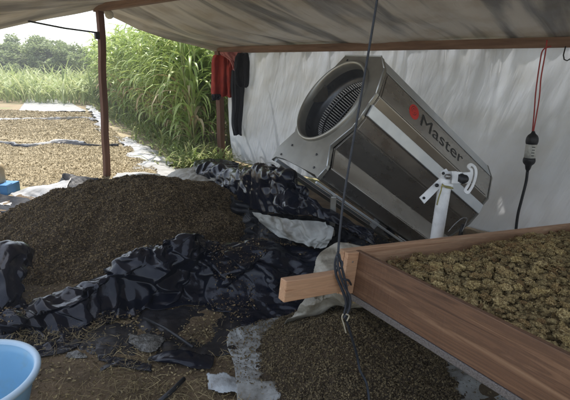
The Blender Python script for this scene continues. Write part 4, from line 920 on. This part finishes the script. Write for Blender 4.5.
# ------------------------------------------------------------------ wooden tray
TC = pY(356, 250, 1.70)
r_uL = pY(570, 355.5, 1.0)
un = ray(356, 250).cross(ray(570, 356))               # plane through camera containing left board top edge
uu = V((un.y, -un.x, 0)).normalized();                 # horizontal direction inside that plane
if uu.y > 0: uu = -uu                                  # towards the camera
vn = ray(356, 250).cross(ray(570, 225)); vv_ = uu.cross(vn).normalized()
if vv_.x < 0: vv_ = -vv_
ww = uu.cross(vv_).normalized()
if ww.z < 0: ww = -ww
print('tray u', uu, 'v', vv_, 'w', ww, 'corner', TC)
TF = Matrix((vv_, uu, ww)).transposed().to_4x4(); TF.translation = TC     # x along rear board, y towards camera, z up (maybe left handed)
if TF.to_3x3().determinant() < 0: print('lefthanded tray frame')
troot = empty('sieve_tray', V((TC.x, TC.y, TC.z-.3)), 'wooden sieve tray filled with dried buds at lower right', 'tray')
def tb_(name, x0, x1, y0, y1, z0, z1, m, bevel=.002, par=troot):
    """board in tray coordinates, own frame with x along its length"""
    dims = [x1-x0, y1-y0, z1-z0]; O = TF @ V((x0, y0, z0))
    if dims[1] > dims[0]: X_, Y_, Lx, Ly = uu, vv_, dims[1], dims[0]
    else: X_, Y_, Lx, Ly = vv_, uu, dims[0], dims[1]
    nx = 2; v, f = box_v(0, Lx, 0, Ly, 0, dims[2])
    me_b = Matrix((X_, Y_, ww)).transposed().to_4x4(); me_b.translation = O
    if me_b.to_3x3().determinant() < 0:
        # mirror to a proper frame
        me_b = Matrix((X_, -Y_, ww)).transposed().to_4x4(); me_b.translation = O+Y_*Ly
    return mesh(name, v, f, m, par, basis=me_b, smooth=False, bevel=bevel)
HB = .185; LENV = 2.1; LENU = 1.35; TH = .022
# left board (its shade painted in as darker wood colour) and rear board
tb_('side_board', 0, TH, 0.0, LENU, -HB, 0, M_['boardshade'])
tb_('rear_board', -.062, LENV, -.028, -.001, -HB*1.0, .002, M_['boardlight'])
tb_('side_board', LENV-TH, LENV, 0.0, LENU, -HB, 0, M_['boardshade'])
tb_('front_board', -.062, LENV, LENU+.001, LENU+.028, -HB, .002, M_['boardlight'])
tb_('corner_block', -.060, -.001, 0.0, .022, -HB+.004, -.001, M_['boardlight'])
# handle rail running under/behind
def hz(px, py): 
    q = TF.inverted() @ pP(px, py, TC+uu*.024, uu); return q
h0, h1 = hz(287, 282), hz(287, 303); print('handle', h0, h1)
tb_('handle_rail', h0.x, -.062, -.020, .020, h1.z, h0.z, M_['boardlight'], .004)
tb_('handle_rail', h0.x, .2, LENU-.02, LENU+.0, h1.z, h0.z, M_['boardlight'], .004)
# screen band below the side boards, and the screen itself
tb_('screen_band', -.004, TH+.004, 0, LENU, -HB-.027, -HB-.001, M_['mesh'], .003)
tb_('screen', TH+.006, LENV-TH-.004, .002, LENU-.002, -HB-.010, -HB-.004, M_['mesh'], 0)
for (x_, z_) in ((.008, -.03), (.012, -.15), (-.03, -.04), (-.035, -.14)):
    o_ = TF @ V((x_, .0225 if x_ < 0 else -.0, z_)); 
    if x_ < 0: v, f = tube([o_, o_+uu*.0012], .0035, 8); mesh('nail_head', v, f, M_['galv'], troot)
for k_ in range(14):
    o_ = TF @ V((-.0042, .04+.09*k_+.012*math.sin(k_*5), -HB-.012+.003*math.sin(k_*3))); v, f = box_v(-.001, .0005, -.006, .006, -.001, .001); mesh('staple', v, f, M_['galv'], troot, basis=frame(o_, vv_), smooth=False)
# buds
def heap_h(x, y):
    x = np.asarray(x, float); y = np.asarray(y, float)
    h = -.014-.15*np.clip(1-(x-TH)/.16, 0, 1)*np.clip(1-y/.24, 0, 1)**.6
    h = h-.050*np.clip(1-y/.30, 0, 1)*np.clip(1.5-x, 0, 1)+.038*np.clip((x-.25)/.6, 0, 1)*np.clip(y/.2, 0, 1)+.016*vnoise(x*6, y*6, 0, 77)+.010*vnoise(x*17, y*17, 0, 78)
    return h-.006*np.clip(1-(x-TH)/.03, 0, 1)
def bud_proto(seed, n_lump=20):
    import bmesh
    bm = bmesh.new(); bmesh.ops.create_icosphere(bm, subdivisions=4, radius=1)
    rs = np.random.default_rng(seed); cs = rs.normal(0, 1, (n_lump, 3)); cs /= np.linalg.norm(cs, axis=1, keepdims=True)
    P = np.array([tuple(v.co) for v in bm.verts]); dts = P @ cs.T; b = np.exp((dts.max(1)-1)*16)
    rr5 = .66+.34*np.exp((dts.max(1)-1)*26)+.24*fbm(P[:, 0]*1.4, P[:, 1]*1.6, P[:, 2]*1.6, seed+5, 2)+.11*fbm(P[:, 0]*6, P[:, 1]*6, P[:, 2]*6, seed, 4); P = P*rr5[:, None]*np.array([1.15, .92, .8])
    F = [tuple(v.index for v in fc.verts) for fc in bm.faces]; bm.free(); return P, F
protos = [bud_proto(300+k) for k in range(7)]
pm_ = []
for k, (P, F) in enumerate(protos):
    me = bpy.data.meshes.new('dried_bud'); me.from_pydata([tuple(p) for p in P], [], F); me.materials.append(M_['budu']); pm_.append(me)
# which tray spots are in frame
def vis(x, y):
    q = TF @ V((x, y, float(heap_h(x, y)))); d_ = q-CAM; zc = d_.dot(F0)
    if zc < .1: return None
    return 285+FPX*d_.dot(CR)/zc, 200-FPX*d_.dot(CU)/zc
r = random.Random(11); spots = []; tries = 0
while len(spots) < 300 and tries < 40000:
    tries += 1; x = r.uniform(TH+.012, LENV*.6); y = r.uniform(.012, LENU*.75); q = vis(x, y)
    if q is None or q[0] > 585 or q[1] > 410: continue
    if all((x-a)**2+(y-b)**2 > .0185**2 for a, b in spots): spots.append((x, y))
print('buds', len(spots), tries)
for i, (x, y) in enumerate(spots):
    o = bpy.data.objects.new('dried_bud', pm_[i % 7]); COL.objects.link(o)
    sz = r.choice((r.uniform(.010, .015), r.uniform(.014, .020), r.uniform(.017, .026))); hh = float(heap_h(x, y))+r.uniform(-.010, .008)
    q = TF @ V((x, y, hh)); o.matrix_basis = Matrix.Translation(q) @ Matrix.Rotation(r.uniform(0, 6.28), 4, 'Z') @ Matrix.Rotation(r.uniform(-.9, .9), 4, 'X') @ Matrix.Diagonal((sz*r.uniform(.8, 1.45), sz*r.uniform(.7, 1.05), sz*r.uniform(.7, 1.05), 1))
    tag(o, 'olive-tan dried bud lying loose on top of the heap in the wooden tray', 'bud', 'dried buds heaped in the wooden tray')
bv, bf = [], []
P6 = []
for k in range(3):
    import bmesh
    bm = bmesh.new(); bmesh.ops.create_icosphere(bm, subdivisions=2, radius=1); P = np.array([tuple(v.co) for v in bm.verts]); P *= (.75+.35*vnoise(P[:, 0]*3, P[:, 1]*3, P[:, 2]*3, 400+k))[:, None]
    P6.append((P, [tuple(v.index for v in fc.verts) for fc in bm.faces])); bm.free()
lst = []
n = 7500
for k in range(n):
    x = TH+.01+r.random()*(LENV-TH*2-.03); y = .012+r.random()*(LENU-.03); P, F = P6[k % 3]; sz = r.uniform(.006, .017)
    q = np.array(tuple(TF @ V((x, y, float(heap_h(x, y))-r.uniform(.010, .026))))); a = r.uniform(0, 6.28); c_a, s_a = math.cos(a), math.sin(a)
    Rz = np.array([[c_a, -s_a, 0], [s_a, c_a, 0], [0, 0, 1]]); lst.append((P @ Rz.T*sz*np.array([1.15, 1, .85])+q, F))
v, f = cat_vf(lst)
root = mesh('bud_heap', v, f, M_['bud'], smooth=True)
tag(root, 'mass of dried buds filling the wooden tray under the loose ones', 'buds', kind='stuff')
xs_, ys_ = np.linspace(TH+.001, LENV-TH-.001, 60), np.linspace(.001, LENU-.001, 60); Xg, Yg = np.meshgrid(xs_, ys_)
Hg = heap_h(Xg, Yg)-.028; vg = [TF @ V((a, b, c)) for a, b, c in zip(Xg.ravel(), Yg.ravel(), Hg.ravel())]
mesh('heap_core', [tuple(q) for q in vg], grid_faces(60, 60), M_['bud'], root)['kind'] = 'stuff'
# small leaf crumbs among buds
nn_ = 7000; xx = rng.uniform(TH+.01, 1.2, nn_); yy = rng.uniform(.01, 1.1, nn_); hh = heap_h(xx, yy)+rng.uniform(-.01, .012, nn_)
pp = np.array([tuple(TF @ V((a, b, c))) for a, b, c in zip(xx, yy, hh)]); v, f = scatter_vf(pp, rng.uniform(.004, .011, nn_), 'chip')
mesh('leaf_crumbs', v, f, M_['bud'], root, smooth=False)['kind'] = 'stuff'

# ------------------------------------------------------------------ hanging rope tied to the handle
rp = empty('hanging_rope', pY(343, 300, 1.68), 'dark rope hanging from the roof and knotted round the tray handle', 'rope')
tp = [pY(385, -60, 1.86), pY(377, 0, 1.84), pY(368, 55, 1.81), pY(357, 120, 1.77), pY(345, 190, 1.72), pY(340, 230, 1.69), pY(338, 255, 1.67)]
zt = roof_z(np.array([0.]), np.array([3.]))
ext = tp[0]+(tp[0]-tp[1]).normalized()*1.0; v, f = tube(spline([ext]+tp, 60), .0048, 8); mesh('rope', v, f, M_['cord'], rp)
def lp(pxs, Yd, rad_, nm='knot_loop', m=M_['cord']):
    pts_ = [pY(p[0], p[1], p[2] if len(p) > 2 else Yd) for p in pxs]; v, f = tube(spline(pts_, 50), rad_, 7); return mesh(nm, v, f, m, rp)
lp([(338, 252), (335, 262), (336, 275), (342, 290), (346, 303), (344, 314)], 1.60, .0045)
lp([(339, 254), (342, 268), (346, 285), (348, 302), (347, 318)], 1.61, .005)
lp([(337, 256), (339, 270), (344, 286), (350, 297), (349, 310), (344, 318)], 1.595, .0048)
lp([(336, 260, 1.62), (342, 262, 1.60), (341, 268, 1.60), (336, 266, 1.62)], 1.6, .0045)
lp([(338, 268), (336, 274), (340, 284), (345, 296), (346, 308)], 1.605, .0045)
lp([(342, 279, 1.6), (349, 281, 1.62), (352, 290, 1.72), (350, 302, 1.72), (345, 306, 1.6)], 1.6, .0045)
lp([(345, 312), (342, 317), (344, 325), (346, 333)], 1.6, .003, 'frayed_end', M_['paleString'])
lp([(346, 314), (349, 316), (347, 321)], 1.59, .003, 'frayed_end', M_['paleString'])
lp([(345, 316, 1.62), (351, 335, 1.66), (357, 355, 1.72), (360, 370, 1.72), (367, 385, 1.7), (370, 410, 1.66)], 1.6, .0055, 'loose_tail')

# ------------------------------------------------------------------ hanging wires with inline socket
CY = 4.25
pc = empty('hanging_socket', pY(530, 150, CY), 'black and white cable connector hanging from the beam by red wires', 'socket')
v, f = tube(spline([pY(x, y, CY) for x, y in [(547, 40), (545, 55), (541, 78), (539, 100), (533, 134)]], 30), .006, 6); mesh('red_wire', v, f, M_['wirered'], pc)
v, f = tube(spline([pY(x, y, CY+.03) for x, y in [(551, 46), (543, 50), (540, 62), (536, 90), (534, 115), (532, 135)]], 30), .006, 6); mesh('red_wire', v, f, M_['wirered'], pc)
A, B = pY(533.5, 131, CY), pY(527.5, 171, CY)
def seg_(t0, t1, radii, name, m):
    n_ = len(radii); v, f = tube([A.lerp(B, t0+(t1-t0)*k/(n_-1)) for k in range(n_)], radii, 18); return mesh(name, v, f, m, pc)
seg_(.0, .32, [.012, .02, .042, .052, .055, .055, .05], 'upper_cap', M_['blackrubber'])
seg_(.32, .66, [.049, .049, .049], 'label_sleeve', M_['label'])
seg_(.66, 1.0, [.05, .055, .055, .048, .03, .026, .022, .012], 'lower_cap', M_['blackrubber'])
v, f = tube(spline([B, pY(526, 182, CY), pY(522, 198, CY), pY(518, 214, CY), pY(516, 229, CY)], 24), .014, 8); mesh('black_cable', v, f, M_['blackrubber'], pc)
for k in range(4):
    q = A.lerp(B, .38+.07*k)-V((0, .0505, 0)); v, f = box_v(-.018+.004*(k % 2), .012, -.001, 0, -.004, .003); mesh('print_line', v, f, M_['ink'], pc, basis=Matrix.Translation(q), smooth=False)

# ------------------------------------------------------------------ haze
v, f = box_v(-161, 121, -41, 301, -1.2, 9.0); hz_ = mesh('haze', v, f, M_['white'], smooth=False, origin=(0, 0, 0)); hz_['kind'] = 'stuff'; hz_['label'] = 'thin pale haze in the air over the field'
hz_['category'] = 'haze'; hm = bpy.data.materials.new('haze_air'); hm.use_nodes = True; hn = hm.node_tree; hn.nodes.remove(hn.nodes['Principled BSDF'])
pv = hn.nodes.new('ShaderNodeVolumePrincipled'); pv.inputs['Color'].default_value = (.9, .93, .96, 1); pv.inputs['Density'].default_value = HAZE; pv.inputs['Anisotropy'].default_value = .3
hn.links.new(pv.outputs[0], hn.nodes['Material Output'].inputs['Volume']); hz_.data.materials.clear(); hz_.data.materials.append(hm)
# ------------------------------------------------------------------ light
SUN_EL, SUN_AZ = 64.0, -10.0      # azimuth: degrees clockwise from +Y
sd_ = V((math.sin(R(SUN_AZ))*math.cos(R(SUN_EL)), math.cos(R(SUN_AZ))*math.cos(R(SUN_EL)), math.sin(R(SUN_EL))))
sl = bpy.data.lights.new('sun', 'SUN'); so = bpy.data.objects.new('sun', sl); COL.objects.link(so)
sl.energy = 3.3; sl.angle = R(.5); sl.color = (1, .95, .88); so.rotation_euler = sd_.to_track_quat('Z', 'Y').to_euler()
w = bpy.data.worlds.new('World'); sc.world = w; w.use_nodes = True; nt = w.node_tree
sk = nt.nodes.new('ShaderNodeTexSky'); sk.sky_type = 'NISHITA'; sk.sun_disc = False; sk.sun_elevation = R(SUN_EL); sk.sun_rotation = R(SUN_AZ)
sk.air_density = 1.0; sk.dust_density = 1.5; sk.ozone_density = .6
hs = nt.nodes.new('ShaderNodeHueSaturation'); hs.inputs['Saturation'].default_value = .55; nt.links.new(sk.outputs[0], hs.inputs['Color']); nt.links.new(hs.outputs[0], nt.nodes['Background'].inputs[0]); nt.nodes['Background'].inputs[1].default_value = .15
vs_ = sc.view_settings; vs_.view_transform = 'Standard'; vs_.look = 'None'; vs_.gamma = 1; vs_.use_curve_mapping = False; vs_.exposure = 1.2
sc.cycles.max_bounces = 8; sc.cycles.transmission_bounces = 6; sc.cycles.diffuse_bounces = 4; sc.cycles.use_denoising = True
